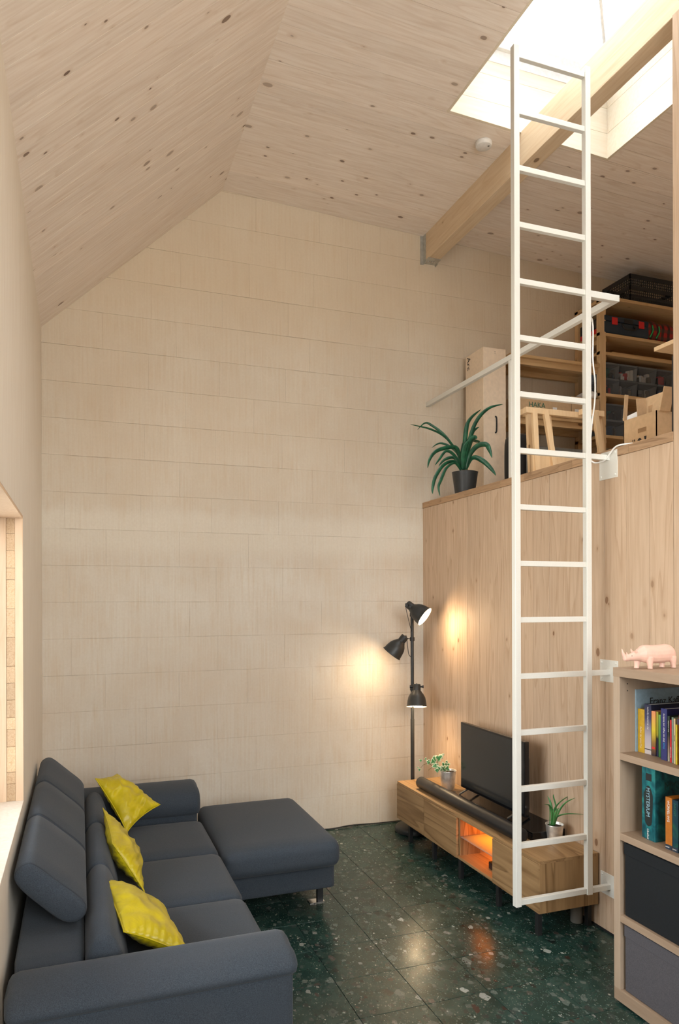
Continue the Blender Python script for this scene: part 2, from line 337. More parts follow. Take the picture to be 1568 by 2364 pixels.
def softbox(bm, a, b, r=.04, puff=(0, 0, .015), n=10, sag=None):
    """Upholstered block: box with rounded edges and gently domed faces."""
    lo = Vector([min(p, q) for p, q in zip(a, b)]); hi = Vector([max(p, q) for p, q in zip(a, b)]); c = (lo + hi) / 2; h = (hi - lo) / 2
    r = min(r, *(h * .98)); cache = {}
    def P(i, j, k):
        key = (i, j, k)
        if key in cache: return cache[key]
        u = Vector((i / n * 2 - 1, j / n * 2 - 1, k / n * 2 - 1))
        def sp(t): return math.copysign(1 - (1 - abs(t)) ** 1.6, t) if abs(t) < 1 else t
        p = Vector((sp(u.x) * h.x, sp(u.y) * h.y, sp(u.z) * h.z))
        q = Vector([max(-h[m] + r, min(h[m] - r, p[m])) for m in range(3)]); d = p - q
        if d.length > 1e-9: p = q + d.normalized() * r
        for m in range(3):
            if puff[m]:
                o1, o2 = [x for x in range(3) if x != m]
                p[m] += math.copysign(puff[m], p[m]) * (abs(p[m]) / h[m]) * max(0, 1 - (p[o1] / h[o1]) ** 2) * max(0, 1 - (p[o2] / h[o2]) ** 2)
        v = bm.verts.new(c + p); cache[key] = v; return v
    R_ = range(n)
    for i in R_:
        for j in R_:
            for f in ((P(i, j, 0), P(i, j + 1, 0), P(i + 1, j + 1, 0), P(i + 1, j, 0)), (P(i, j, n), P(i + 1, j, n), P(i + 1, j + 1, n), P(i, j + 1, n)),
                      (P(i, 0, j), P(i + 1, 0, j), P(i + 1, 0, j + 1), P(i, 0, j + 1)), (P(i, n, j), P(i, n, j + 1), P(i + 1, n, j + 1), P(i + 1, n, j)),
                      (P(0, i, j), P(0, i, j + 1), P(0, i + 1, j + 1), P(0, i + 1, j)), (P(n, i, j), P(n, i + 1, j), P(n, i + 1, j + 1), P(n, i, j + 1))): bm.faces.new(f)
def profile_pad(bm, prof, ax, a0, a1, rnd=.02, dome=.012):
    """Closed smooth profile swept along axis ax ('x' or 'y'), ends rounded over by rnd and domed."""
    n = len(prof); cl = [Vector(prof[(i) % n]) for i in range(-1, n + 2)]; P = []
    for i in range(1, n + 1):
        a, b, c, d = cl[i - 1], cl[i], cl[i + 1], cl[(i + 2)] if i + 2 < len(cl) else cl[2]
        for k in range(4):
            t = k / 4; P.append(.5 * ((2 * b) + (c - a) * t + (2 * a - 5 * b + 4 * c - d) * t * t + (3 * b - a - 3 * c + d) * t ** 3))
    ctr = sum(P, Vector((0, 0))) / len(P); L_ = abs(a1 - a0); s = 1 if a1 > a0 else -1; rings = []
    ts = [(0, .0), (.08, .0)]
    st = [(-dome * .5 * 0, .0)]
    offs = [(0.0, rnd), (rnd * .3, rnd * .3), (rnd, 0.0)]
    seq = [(a0 + s * o, i) for o, i in offs] + [(a0 + (a1 - a0) * f, 0) for f in (.25, .5, .75)] + [(a1 - s * o, i) for o, i in offs[::-1]]
    for pos, inset in seq:
        ring = []
        for p in P:
            d = p - ctr; q = p - d.normalized() * inset
            ring.append(bm.verts.new((pos, q.x, q.y) if ax == 'x' else (q.x, pos, q.y)))
        rings.append(ring)
    for A, C in zip(rings, rings[1:]):
        for k in range(len(P)): bm.faces.new((A[k], A[(k + 1) % len(P)], C[(k + 1) % len(P)], C[k]))
    for ring, sg in ((rings[0], -s), (rings[-1], s)):
        off = sg * dome; c = bm.verts.new((seq[0][0] + off if ring is rings[0] else seq[-1][0] + off, ctr.x, ctr.y) if ax == 'x' else (ctr.x, (seq[0][0] if ring is rings[0] else seq[-1][0]) + off, ctr.y))
        for k in range(len(P)): bm.faces.new((ring[k], ring[(k + 1) % len(P)], c))
    return P
def text(body, size, loc, xd, yd, m, parent, name='lettering', extrude=.0004, align='LEFT', sx=1.0):
    c = bpy.data.curves.new(name, 'FONT'); c.body = body; c.size = size; c.extrude = extrude; c.align_x = align; c.resolution_u = 2
    o = bpy.data.objects.new(name, c); COL.objects.link(o); c.materials.append(m)
    xd = Vector(xd).normalized(); yd = Vector(yd).normalized(); z = xd.cross(yd); p = wloc(parent)
    me = bpy.data.meshes.new_from_object(o); bpy.data.objects.remove(o); bpy.data.curves.remove(c); me.name = name
    o = bpy.data.objects.new(name, me); COL.objects.link(o)
    if not me.materials: me.materials.append(m)
    o.parent = parent; l = Vector(loc) - p
    o.matrix_local = Matrix(((xd.x * sx, yd.x, z.x, l.x), (xd.y * sx, yd.y, z.y, l.y), (xd.z * sx, yd.z, z.z, l.z), (0, 0, 0, 1)))
    return o
def clip(poly, nx, nz, d):                     # keep nx*x + nz*z <= d
    out = []
    for i, p in enumerate(poly):
        q = poly[(i + 1) % len(poly)]; a = nx * p[0] + nz * p[1] - d; b = nx * q[0] + nz * q[1] - d
        if a <= 0: out.append(p)
        if (a < 0) != (b < 0) and abs(a - b) > 1e-9: t = a / (a - b); out.append((p[0] + (q[0] - p[0]) * t, p[1] + (q[1] - p[1]) * t))
    return out

# ------------------------------------------------------------------ the setting
W, ZL, XB, ZR, SL = 2.84, 3.587, 1.225, 4.742, .038
ZM, XR = 2.534, 5.9
roof = lambda x: ZR - SL * (x - XB)
# floor tiles on a dark grout bed
fl = mesh_obj('floor', BX((-.3, YF, -.12), (XR, .3, -.003)), M['grout'], loc=(0, 0, 0)); tag(fl, kind='structure')
tw = .309
X0, Y0 = 1.643 - 6 * tw, -2.4 + 8 * tw
base_tile = None
for i in range(0, 10):
    for j in range(0, 19):
        x0, x1 = max(X0 + i * tw, 0.0), min(X0 + (i + 1) * tw, W); y1, y0 = min(Y0 - j * tw, 0), max(Y0 - (j + 1) * tw, YF)
        if x1 - x0 < .02 or y1 - y0 < .02: continue
        full = abs(x1 - x0 - tw) < 1e-6 and abs(y1 - y0 - tw) < 1e-6
        if full and base_tile is not None:
            t = base_tile.copy(); COL.objects.link(t); t.parent = fl; t.location = ((x0 + x1) / 2, (y0 + y1) / 2, 0)
        else:
            t = mesh_obj('tile', BX((x0 + .0011, y0 + .0011, -.004), (x1 - .0011, y1 - .0011, 0)), M['terrazzo'], fl, loc=((x0 + x1) / 2, (y0 + y1) / 2, 0), bevel=.0006, seg=1)
            if full: base_tile = t
# back wall: bed plus limewashed blocks
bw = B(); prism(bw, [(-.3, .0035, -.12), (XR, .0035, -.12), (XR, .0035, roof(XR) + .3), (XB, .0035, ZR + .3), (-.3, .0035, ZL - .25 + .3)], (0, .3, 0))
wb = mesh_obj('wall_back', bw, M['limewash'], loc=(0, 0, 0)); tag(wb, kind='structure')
bh, bl = .249, .499; row = 0; z = .0
sl = (ZR - ZL) / XB
while z < ZR:
    off = (row % 2) * bl * .5 + R.uniform(-.05, .05); x = -off - .06
    while x < XR:
        poly = [(max(x, 0), z), (min(x + bl, XR), z), (min(x + bl, XR), z + bh), (max(x, 0), z + bh)]
        if poly[1][0] - poly[0][0] > .02:
            g = .0005; g2 = .0002; poly = [(poly[0][0] + g2, z + g), (poly[1][0] - g2, z + g), (poly[1][0] - g2, z + bh - g), (poly[0][0] + g2, z + bh - g)]
            poly = clip(poly, -sl, 1, ZL); poly = clip(poly, SL, 1, ZR + SL * XB)
            if len(poly) >= 3 and not (x > W + .5 and z + bh < ZM - .3):
                pr = R.choice((0, 0, 0, .0002, .0003, .0006)); bm = B(); prism(bm, [(p[0], -pr, p[1]) for p in poly], (0, .004 + pr, 0))
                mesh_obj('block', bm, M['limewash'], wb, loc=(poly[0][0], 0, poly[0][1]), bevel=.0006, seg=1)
        x += bl
    row += 1; z += bh
# left wall with its window opening
WY0, WY1, WZ0, WZ1 = -1.69, -3.5, .862, 2.132
lw = B()
for a, b in (((-.3, WY0, 0), (0, .0, ZL)), ((-.3, YF, 0), (0, WY1, ZL)), ((-.3, WY1, 0), (0, WY0, WZ0 - .03)), ((-.3, WY1, WZ1), (0, WY0, ZL))): box(lw, a, b)
wl = mesh_obj('wall_left', lw, M['left_pine'], loc=(0, 0, 0)); tag(wl, kind='structure')
win = thing('window_1', None, None, (0, (WY0 + WY1) / 2, WZ0)); tag(win, kind='structure')
# layered jamb: face board, end-grain core cut into short blocks, inner board
yj = WY0 - .0
mesh_obj('jamb_board', BX((-.033, yj - .012, WZ0), (-.0005, yj + .004, WZ1)), M['jamb_pine'], win, bevel=.0008, seg=1)
mesh_obj('jamb_board', BX((-.3, yj - .012, WZ0), (-.069, yj + .004, WZ1)), M['jamb_pine'], win, bevel=.0008, seg=1)
z = WZ0
while z < WZ1 - .01:
    h = R.choice((.052, .075, .078, .112, .128)); z2 = min(z + h, WZ1)
    if WZ1 - z2 < .03: z2 = WZ1
    mesh_obj('end_grain_block', BX((-.069 + .0006, yj - .009 - R.uniform(0, .002), z + .0006), (-.033 - .0006, yj + .003, z2 - .0006)), M['endgrain'], win, bevel=.0008, seg=1); z = z2
mesh_obj('head_board', BX((-.3, WY1, WZ1 - .012), (-.0006, WY0 - .012, WZ1 + .002)), M['jamb_pine'], win)
y = WY0
while y > WY1:
    y2 = max(y - .295, WY1); mesh_obj('sill_board', BX((-.3, y - .0006, WZ0 - .03), (.0006, y2 + .0006, WZ0)), M['left_pine'], win, bevel=.0012, seg=1); y = y2
for nm, a, b in (('window_frame', (-.27, WY0 - .012, WZ0), (-.21, WY0 - .07, WZ1)), ('window_frame', (-.27, WY1, WZ0), (-.21, WY1 + .06, WZ1)), ('window_frame', (-.27, WY0, WZ0), (-.21, WY1, WZ0 + .06)),
                 ('window_frame', (-.27, WY0, WZ1 - .06), (-.21, WY1, WZ1)), ('window_frame', (-.27, -2.56, WZ0), (-.21, -2.62, WZ1))):
    mesh_obj(nm, BX(a, b), M['jamb_pine'], win, bevel=.003)
mesh_obj('pane', BX((-.243, WY1, WZ0), (-.237, WY0, WZ1)), M['glass'], win)
# wall behind the photographer: its unseen glazing is added to brighten the room
wf = B()
for a, b in (((-.3, YF - .2, 0), (.15, YF, 5)), ((2.75, YF - .2, 0), (W + .2, YF, 5)), ((.15, YF - .2, FZ), (2.75, YF, 5)), ((.15, YF - .2, 0), (2.75, YF, FZ0))): box(wf, a, b)
tag(mesh_obj('wall_front', wf, M['left_pine'], loc=(0, YF, 0)), kind='structure')
w2 = thing('added_front_window', None, None, (1.45, YF, 0)); tag(w2, kind='structure')  # unseen window, added and sized for the light it gives
for x in (.15, 1.42, 2.69): mesh_obj('window_frame', BX((x, YF - .12, FZ0), (x + .06, YF - .06, FZ)), M['jamb_pine'], w2, bevel=.003)
mesh_obj('window_frame', BX((.15, YF - .12, FZ - .06), (2.75, YF - .06, FZ)), M['jamb_pine'], w2)
mesh_obj('pane', BX((.15, YF - .093, FZ0), (2.75, YF - .087, FZ)), M['glass'], w2)
# panelled wall under the gallery, boards of uneven width; in front of the gallery opening it runs up to the beam
YG = -2.585; ZBB = 4.4702
pw = B(); box(pw, (W + .02, YG, -.1), (W + .12, 0, ZM - .05)); box(pw, (W + .02, YF, -.1), (W + .12, YG, ZBB))
wr = mesh_obj('wall_right', pw, M['panel_pine'], loc=(W, 0, 0)); tag(wr, kind='structure')
us = [975.5, 1009, 1031, 1056, 1079, 1107, 1134, 1164, 1196, 1231, 1269, 1309, 1348, 1397, 1446.6, 1500]
ys = [0.] + [at(u, 1300, 'x', W).y for u in us[1:]] + [YG]
for k in range(40):
    y2 = ys[-1] - R.choice((.1, .12, .135, .14, .15))
    if y2 < YF: break
    ys.append(y2)
for a, b in zip(ys, ys[1:]):
    top = ZM - .047 if b > YG - 1e-4 else ZBB
    g = R.choice((.0004, .0008, .0013)); mesh_obj('plank', BX((W - R.uniform(0, .0012), a - g, 0), (W + .0195, b + g, top)), M['panel_pine'], wr, loc=(W, (a + b) / 2, R.uniform(0, 4)), bevel=.0008, seg=1)
# black strip painted as shadow along the foot of the panel and along the back wall
tag(mesh_obj('shadow_strip_right', BX((W - .003, YF, 0), (W - .001, 0, .012)), M['ink'], loc=(W, -3, 0)), kind='structure')
# gallery floor with its rough board edge
gf = mesh_obj('floor_gallery', BX((W + .02, -4.2, ZM - .14), (XR, 0, ZM - .002)), M['panel_pine'], loc=(W, 0, ZM)); tag(gf, kind='structure')
y = 0.
while y > YG + .001:
    y2 = max(y - R.choice((.12, .2, .27, .34)), YG)
    mesh_obj('edge_board', BX((W - .004 - R.uniform(0, .002), y - .0005, ZM - .046), (W + .06, y2 + .0005, ZM - R.uniform(0, .001))), M['edge'], gf, bevel=.001, seg=1); y = y2
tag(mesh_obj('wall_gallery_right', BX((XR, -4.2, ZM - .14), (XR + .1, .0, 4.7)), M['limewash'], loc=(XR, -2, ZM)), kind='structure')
tag(mesh_obj('wall_gallery_front', BX((W + .12, -4.3, ZM - .14), (XR + .1, -4.2, 4.7)), M['panel_pine'], loc=(W, -4.2, ZM)), kind='structure')
# ceilings: whitewashed boards running down the slopes
cm = thing('ceiling', None, None, (XB, 0, ZR)); tag(cm, kind='structure')
def roofbox(x0, x1, y0, y1, name='plank', m='ceiling_pine', th=.022, parent=cm):
    bm = B(); zz = (lambda x: roof(x) if x >= XB - 1e-6 else ZL + (x) * sl)
    prism(bm, [(x0, y0, zz(x0)), (x1, y0, zz(x1)), (x1, y0, zz(x1) + th), (x0, y0, zz(x0) + th)], (0, y1 - y0, 0))
    o = mesh_obj(name, bm, M[m], parent, loc=((x0 + x1) / 2, y0, R.uniform(3, 6))); return o
y = 0.
while y > YF:
    y2 = max(y - R.choice((.105, .12, .135, .14)), YF); g = R.choice((.0004, .0008, .0014))
    if y > SKY0 > y2: y2 = SKY0
    if y > SKY1 > y2: y2 = SKY1
    segs = [(XB, XR)]
    if y2 < SKY0 - 1e-6 and y > SKY1 + 1e-6: segs = [(XB, SKX0), (SKX1, XR)]
    for a, b in segs: roofbox(a, b, y - g, y2 + g)
    y = y2
# the steep side: boards rotated to follow the pitch so their grain runs up it
th = math.atan2(ZR - ZL, XB); Ls = math.hypot(XB, ZR - ZL); y = 0.
while y > YF:
    y2 = max(y - R.choice((.10, .115, .13, .14)), YF); g = R.choice((.0004, .0008, .0014))
    bm = B(); box(bm, (-.1, y - g, 0), (Ls, y2 + g, .022)); me = bpy.data.meshes.new('plank'); sh = R.uniform(0, 5)
    bmesh.ops.recalc_face_normals(bm, faces=bm.faces); bmesh.ops.translate(bm, verts=bm.verts, vec=(0, -y, 0)); bm.to_mesh(me); bm.free(); me.materials.append(M['ceiling_pine'])
    o = bpy.data.objects.new('plank', me); COL.objects.link(o); o.parent = cm; o.location = Vector((0, y, ZL)) - wloc(cm); o.rotation_euler = (0, -th, 0)
    y = y2
rs = B()
def slab(x0, z0, x1, z1, y0, y1): prism(rs, [(x0, y0, z0 + .024), (x1, y0, z1 + .024), (x1, y0, z1 + .3), (x0, y0, z0 + .3)], (0, y1 - y0, 0))
slab(-.3, ZL - .3 * sl, XB, ZR, .2, YF - .2); slab(XB, ZR, SKX0 - .02, roof(SKX0 - .02), .2, YF - .2); slab(SKX1 + .02, roof(SKX1 + .02), XR + .1, roof(XR + .1), .2, YF - .2)
slab(SKX0 - .02, roof(SKX0), SKX1 + .02, roof(SKX1), .2, SKY0 + .02); slab(SKX0 - .02, roof(SKX0), SKX1 + .02, roof(SKX1), SKY1 - .02, YF - .2)
tag(mesh_obj('roof', rs, M['edge'], loc=(0, 0, ZR)), kind='structure')
# rooflight: lined shaft, white frame, hipped glass
sk = thing('window_3', None, None, (SKX0, SKY0, roof(SKX0))); tag(sk, kind='structure')
def lining(x0, x1, y0, y1, z0, z1, nm='shaft_board'): mesh_obj(nm, BX((x0, y0, z0), (x1, y1, z1)), M['shaft'], sk, bevel=.001, seg=1)
for k, (z0, z1) in enumerate(((None, 4.82), (4.82, 4.985), (4.985, SKZ - .02))):
    q = lambda x: roof(x) + .0005 if z0 is None else z0
    for y in (SKY0 - .018, SKY1):
        bm = B(); prism(bm, [(SKX0 + .018, y, q(SKX0 + .018)), (SKX1 - .018, y, q(SKX1 - .018)), (SKX1 - .018, y, z1 - .0012), (SKX0 + .018, y, z1 - .0012)], (0, .018, 0)); mesh_obj('shaft_board', bm, M['shaft'], sk, bevel=.0008, seg=1)
    for x in (SKX0, SKX1 - .018): lining(x, x + .018, SKY1, SKY0, q(x + .009), z1 - .0012)
for a, b in (((SKX0, SKY0 - .022, SKZ - .11), (SKX1, SKY0, SKZ - .03)), ((SKX0, SKY0 - .045, SKZ - .03), (SKX1, SKY0, SKZ + .03)), ((SKX0, SKY1, SKZ - .05), (SKX1, SKY1 + .03, SKZ + .03)), ((SKX0, SKY1, SKZ - .05), (SKX0 + .03, SKY0, SKZ + .03)), ((SKX1 - .03, SKY1, SKZ - .05), (SKX1, SKY0, SKZ + .03))):
    mesh_obj('window_frame', BX(a, b), M['white'], sk, bevel=.002)
mx, rz = (SKX0 + SKX1) / 2, SKZ + .30
A_, B_, C_, D_ = (SKX0, SKY0, SKZ + .03), (SKX1, SKY0, SKZ + .03), (SKX1, SKY1, SKZ + .03), (SKX0, SKY1, SKZ + .03); P1, P2 = (mx, SKY0 - .6, rz), (mx, SKY1 + .6, rz)
for pts in ((A_, B_, P1), (B_, C_, P2, P1), (C_, D_, P2), (D_, A_, P1, P2)):
    bm = B(); prism(bm, pts, (0, 0, .004)); mesh_obj('pane', bm, M['glass'], sk)
for p, q in ((A_, P1), (B_, P1), (C_, P2), (D_, P2), (P1, P2)):
    bm = B(); tube(bm, [p, q], .011, 6); mesh_obj('glazing_bar', bm, M['white'], sk, smooth=True)
# the long beam and its hanger
bmx = mesh_obj('beam', BX((2.8495, YF, ZBB), (2.9524, -.004, 4.69)), M['beam'], loc=(2.9, 0, ZBB), bevel=.003); tag(bmx, kind='structure')
hg = thing('beam_hanger', 'galvanised steel shoe holding the ceiling beam on the back wall', 'bracket', (2.9, -.02, 4.45))
mesh_obj('side_plate', BX((2.845, -.05, 4.45), (2.8485, 0, 4.68)), M['galv'], hg); mesh_obj('side_plate', BX((2.9535, -.05, 4.45), (2.957, 0, 4.68)), M['galv'], hg)
mesh_obj('base_plate', BX((2.845, -.10, 4.462), (2.957, 0, 4.4695)), M['galv'], hg, bevel=.001); mesh_obj('flange', BX((2.822, -.004, 4.45), (2.846, 0, 4.68)), M['galv'], hg)
for k in range(4): bm = B(); lathe(bm, [(.006, 0), (.006, .004), (.003, .006)], (2.868 + k * .018, -.055, 4.462), Vector((0, 0, -1)), 8); mesh_obj('screw', bm, M['chrome'], hg, smooth=True)
c = at(1117, 336, 'z', roof(2.7) - .02)
sd = thing('smoke_alarm', 'round white smoke alarm on the boarded ceiling beside the rooflight', 'smoke alarm', (c.x, c.y, roof(c.x)))
bm = B(); lathe(bm, [(.0, -.034), (.038, -.034), (.049, -.029), (.053, -.018), (.053, -.004), (.05, 0)], (c.x, c.y, roof(c.x)), seg=36); mesh_obj('housing', bm, M['white'], sd, smooth='auto')
bm = B(); lathe(bm, [(.0, -.036), (.006, -.036), (.007, -.033)], (c.x + .02, c.y - .025, roof(c.x))); mesh_obj('test_button', bm, M['grey'], sd, smooth=True)

# ------------------------------------------------------------------ ladder and rail
S = .032; YL, XLl, XRr, D0, Z0 = -2.1639, 2.2871, 2.6843, .28, .264
ld = thing('ladder', 'tall white steel ladder with square rungs fixed to the board wall', 'ladder', (2.48, YL + .02, .23))
mesh_obj('stile', BX((XLl - S, YL - .006, .232), (XLl, YL + S - .006, 4.492)), M['steel'], ld, bevel=.002)
mesh_obj('stile', BX((XRr, YL - .006, .232), (XRr + S, YL + S - .006, 4.492)), M['steel'], ld, bevel=.002)
for k in range(16):
    zt = Z0 + k * D0
    mesh_obj('rung', BX((XLl, YL, zt - .027), (XRr, YL + .024, zt)), M['steel'], ld, bevel=.0015)
    if k in (0, 4, 8):
        mesh_obj('wall_arm', BX((XRr + S, YL, zt - .027), (W - .004, YL + .024, zt)), M['steel'], ld, bevel=.0015)
        pl = mesh_obj('mounting_plate', BX((W - .005, YL - .056, zt - (.118 if k == 8 else .06) - .005), (W - .0009, YL + .078, zt + (.02 if k == 8 else .05))), M['steel'], ld, bevel=.001)
        for dy in (-.042, .064):
            for dz in ((-.108, .005) if k == 8 else (-.05, .035)):
                bm = B(); lathe(bm, [(.006, 0), (.006, .003), (.004, .004)], (W - .005, YL + dy, zt + dz), Vector((-1, 0, 0)), 12); mesh_obj('screw', bm, M['steel'], pl, smooth='auto')
    if k == 11: mesh_obj('rail_arm', BX((XRr + S, YL - .004, zt - .034), (2.9, YL + .028, zt)), M['steel'], ld, bevel=.002)
ra = thing('gallery_rail', 'white steel handrail running from the ladder to the back wall', 'railing', (2.885, -1.1, 2.534)); zt = Z0 + 11 * D0
mesh_obj('handrail', BX((2.869, YL + .028, zt - .034), (2.9, -.001, zt)), M['steel'], ra, bevel=.002)
_py = at(1180, 1000, 'x', 2.871).y; mesh_obj('rail_post', BX((2.871, _py, ZM), (2.898, _py + .03, zt - .034)), M['steel'], ra, bevel=.002)

# ------------------------------------------------------------------ corner sofa
so = thing('corner_sofa', 'slate blue fabric corner sofa with adjustable headrests and a long chaise end', 'sofa', (.5, -1.6, 0))
def soft(name, a, b, r=.04, puff=(0, 0, .012), parent=so, n=10): bm = B(); softbox(bm, a, b, r, puff, n); return mesh_obj(name, bm, M['fabric'], parent, smooth=True)
soft('base', (.04, -2.92, .1), (.88, -.5, .3), .02, (0, 0, 0))
soft('armrest_body', (.04, -2.94, .06), (.893, -2.745, .545), .025, (.0, .004, 0)); soft('armrest_body', (.2, -.76, .1), (.915, -.53, .5), .025, (0, 0, 0))
prof = [(-2.745, .53), (-2.725, .56), (-2.74, .592), (-2.785, .612), (-2.85, .610), (-2.91, .598), (-2.95, .576), (-2.962, .555), (-2.945, .535), (-2.89, .53), (-2.82, .53)]
bm = B(); P = profile_pad(bm, prof, 'x', .03, .905, .03, .008); mesh_obj('armrest_pad', bm, M['fabric'], so, smooth=True)
prof = [(-.50, .5), (-.49, .56), (-.52, .60), (-.6, .612), (-.70, .603), (-.765, .575), (-.79, .53), (-.79, .48), (-.76, .44), (-.65, .45)]
bm = B(); profile_pad(bm, prof, 'x', .22, .93, .03, .01); mesh_obj('armrest_pad', bm, M['fabric'], so, smooth=True)
YS = [-2.71, -2.0, -1.40, -.80]
for y0, y1 in zip(YS, YS[1:]):
    soft('seat_cushion', (.36, y0 + .002, .27), (.935, y1 - .002, .428), .05, (0, 0, .012), n=12)
    # backrest: bulging roll in front of the headrests
    prof = [(.25, .30), (.25, .52), (.262, .60), (.295, .645), (.335, .64), (.365, .59), (.39, .50), (.405, .42), (.40, .33), (.33, .28)]
    bm = B(); profile_pad(bm, prof, 'y', y0 + .002, y1 - .002, .022, .012); mesh_obj('backrest', bm, M['fabric'], so, smooth=True)
soft('back_frame', (.03, -2.66, .1), (.25, -.52, .565), .02, (0, 0, 0))
HY = [(-2.45, -1.83), (-1.825, -1.215), (-1.21, -.62)]
hp = [(.018, .775), (.024, .808), (.05, .828), (.084, .822), (.17, .748), (.246, .672), (.258, .63), (.235, .598), (.182, .602), (.10, .67), (.045, .73)]
for i, (y0, y1) in enumerate(HY):
    bm = B(); P = profile_pad(bm, hp, 'y', y0, y1, .022, .01); h = mesh_obj('headrest', bm, M['fabric'], so, smooth=True)
    ctr = sum(P, Vector((0, 0))) / len(P)
    for yy in (y0 + .012, y1 - .012):
        bm = B(); tube(bm, [(p.x - (p - ctr).normalized().x * .006, yy, p.y - (p - ctr).normalized().y * .006) for p in P], .0028, 6, closed=True); mesh_obj('piping', bm, M['piping'], h, smooth=True)
    for yy in (y0 + .15, y1 - .15):
        bm = B(); beam_between(bm, (.15, yy, .49), (.16, yy, .66), .03, .012, Vector((0, 1, 0))); mesh_obj('headrest_bracket', bm, M['black'], so)
soft('chaise_base', (.90, -1.37, .125), (1.592, -.52, .33), .015, (0, 0, 0)); 
bm = B(); softbox(bm, (.945, -1.47, .27), (1.60, -.50, .425), .055, (0, 0, .016), 14); mesh_obj('chaise_cushion', bm, M['fabric'], so, smooth=True)
for x, y in ((1.53, -1.22), (1.53, -.6), (.83, -2.88), (.1, -2.88), (.1, -.6)):
    lg = mesh_obj('leg', BX((x, y - .02, .0), (x + .035, y + .006, .125)), M['black'], so, bevel=.001)
    mesh_obj('foot_plate', BX((x - .05, y - .035, .0), (x + .04, y + .02, .006)), M['chrome'], lg)
# ------------------------------------------------------------------ yellow cushions
def pillow(label, A, Bc, C, D, thick, seed, crease=.16):
    """Square satin cushion over four corner points, with pulled corners, soft folds and a piped seam."""
    A, Bc, C, D = map(Vector, (A, Bc, C, D)); n = 34; cen = (A + Bc + C + D) / 4; nrm = (C - A).cross(D - Bc).normalized()
    t = thing('cushion', label, 'cushion', (cen.x, cen.y, min(p.z for p in (A, Bc, C, D))), 'yellow satin cushions on the sofa'); bm = B()
    def pt(i, j, s):
        u, v = i / n, j / n; uu = 2 * u - 1; vv = 2 * v - 1
        pin = .05 * (1 - uu * uu) * abs(vv) ** 4; pin2 = .05 * (1 - vv * vv) * abs(uu) ** 4
        v2 = .5 + (v - .5) * (1 - 2 * pin); u2 = .5 + (u - .5) * (1 - 2 * pin2)
        p = (A * (1 - u2) + Bc * u2) * (1 - v2) + (D * (1 - u2) + C * u2) * v2
        f = max(0, (1 - uu ** 2)) ** .62 * max(0, (1 - vv ** 2)) ** .62
        q = p * 9 + Vector((seed, seed * 2.1, 0)); wv = noise.noise(q) * .3 + (1 - abs(noise.noise(Vector((q.x * 2.2, q.y * 1.1, q.z * 2.2)))) * 3.2) * crease
        rim = max(abs(uu), abs(vv)); puck = math.sin((u if abs(vv) > abs(uu) else v) * 60 + seed) * .0035 * max(0, rim - .55) * 2
        return p + nrm * s * (thick * f * (1 + wv) + puck * (1 if rim < .99 else 0))
    V = {}
    for s in (1, -1):
        for i in range(n + 1):
            for j in range(n + 1):
                if s < 0 and (i in (0, n) or j in (0, n)): V[(s, i, j)] = V[(1, i, j)]
                else: V[(s, i, j)] = bm.verts.new(pt(i, j, s))
        for i in range(n):
            for j in range(n): bm.faces.new([V[(s, a, b)] for a, b in ((i, j), (i + 1, j), (i + 1, j + 1), (i, j + 1))])
    mesh_obj('cover', bm, M['satin'], t, smooth=True)
    loop = [pt(i, 0, 0) for i in range(n)] + [pt(n, j, 0) for j in range(n)] + [pt(n - i, n, 0) for i in range(n)] + [pt(0, n - j, 0) for j in range(n)]
    bm = B(); tube(bm, loop, .0028, 6, closed=True); mesh_obj('piping', bm, M['satin'], t, smooth=True)
pillow('creased yellow satin cushion in the far corner of the sofa against the far arm', (.319, -.88, .74), (.448, -.64, .70), (.676, -.90, .56), (.478, -1.08, .475), .05, 3, .34)
pillow('yellow satin cushion seen edge-on, in the middle of the three on the sofa', (.345, -1.36, .70), (.375, -1.80, .655), (.505, -1.895, .455), (.50, -1.42, .45), .055, 11)
pillow('yellow satin cushion slumped on the nearest seat by the near armrest', (.304, -2.10, .63), (.378, -2.60, .605), (.61, -2.62, .485), (.545, -2.06, .47), .055, 23, .1)

# ------------------------------------------------------------------ television cabinet
CX0, CX1, CY0, CY1, CZ0, CZ1 = 2.46, 2.83, -2.075, -.32, .13, .402
tc = thing('tv_cabinet', 'low wild-oak television cabinet on black metal legs along the board wall', 'cabinet', (2.65, -1.2, 0))
mesh_obj('top_board', BX((CX0, CY0, CZ1 - .016), (CX1, CY1, CZ1)), M['oak'], tc, bevel=.001)
mesh_obj('bottom_board', BX((CX0 + .002, CY0 + .016, CZ0), (CX1, CY1 - .016, CZ0 + .016)), M['oak'], tc, bevel=.001)
for y in (CY0, CY1 - .016, -1.225, -1.645): mesh_obj('side_board', BX((CX0 + (.018 if y in (-1.225, -1.645) else .0), y, CZ0), (CX1, y + .016, CZ1 - .016)), M['oak_end'], tc, bevel=.001)
mesh_obj('back_board', BX((CX1 - .006, CY0 + .02, CZ0 + .016), (CX1 - .001, CY1 - .02, CZ1 - .016)), M['oak'], tc)
for y0, y1 in ((-.763, CY1 - .0), (-1.215, -.767), (CY0, -1.629)): mesh_obj('door', BX((CX0 - .004, y0 + .001, CZ0 + .0005), (CX0 + .014, y1 - .001, CZ1 - .018)), M['oak'], tc, bevel=.001)
mesh_obj('glass_shelf', BX((CX0 + .02, -1.629, .262), (CX1 - .02, -1.209, .268)), M['glassshelf'], tc)
mesh_obj('led_strip', BX((CX1 - .03, -1.6, CZ1 - .024), (CX1 - .015, -1.24, CZ1 - .018)), M['led'], tc)
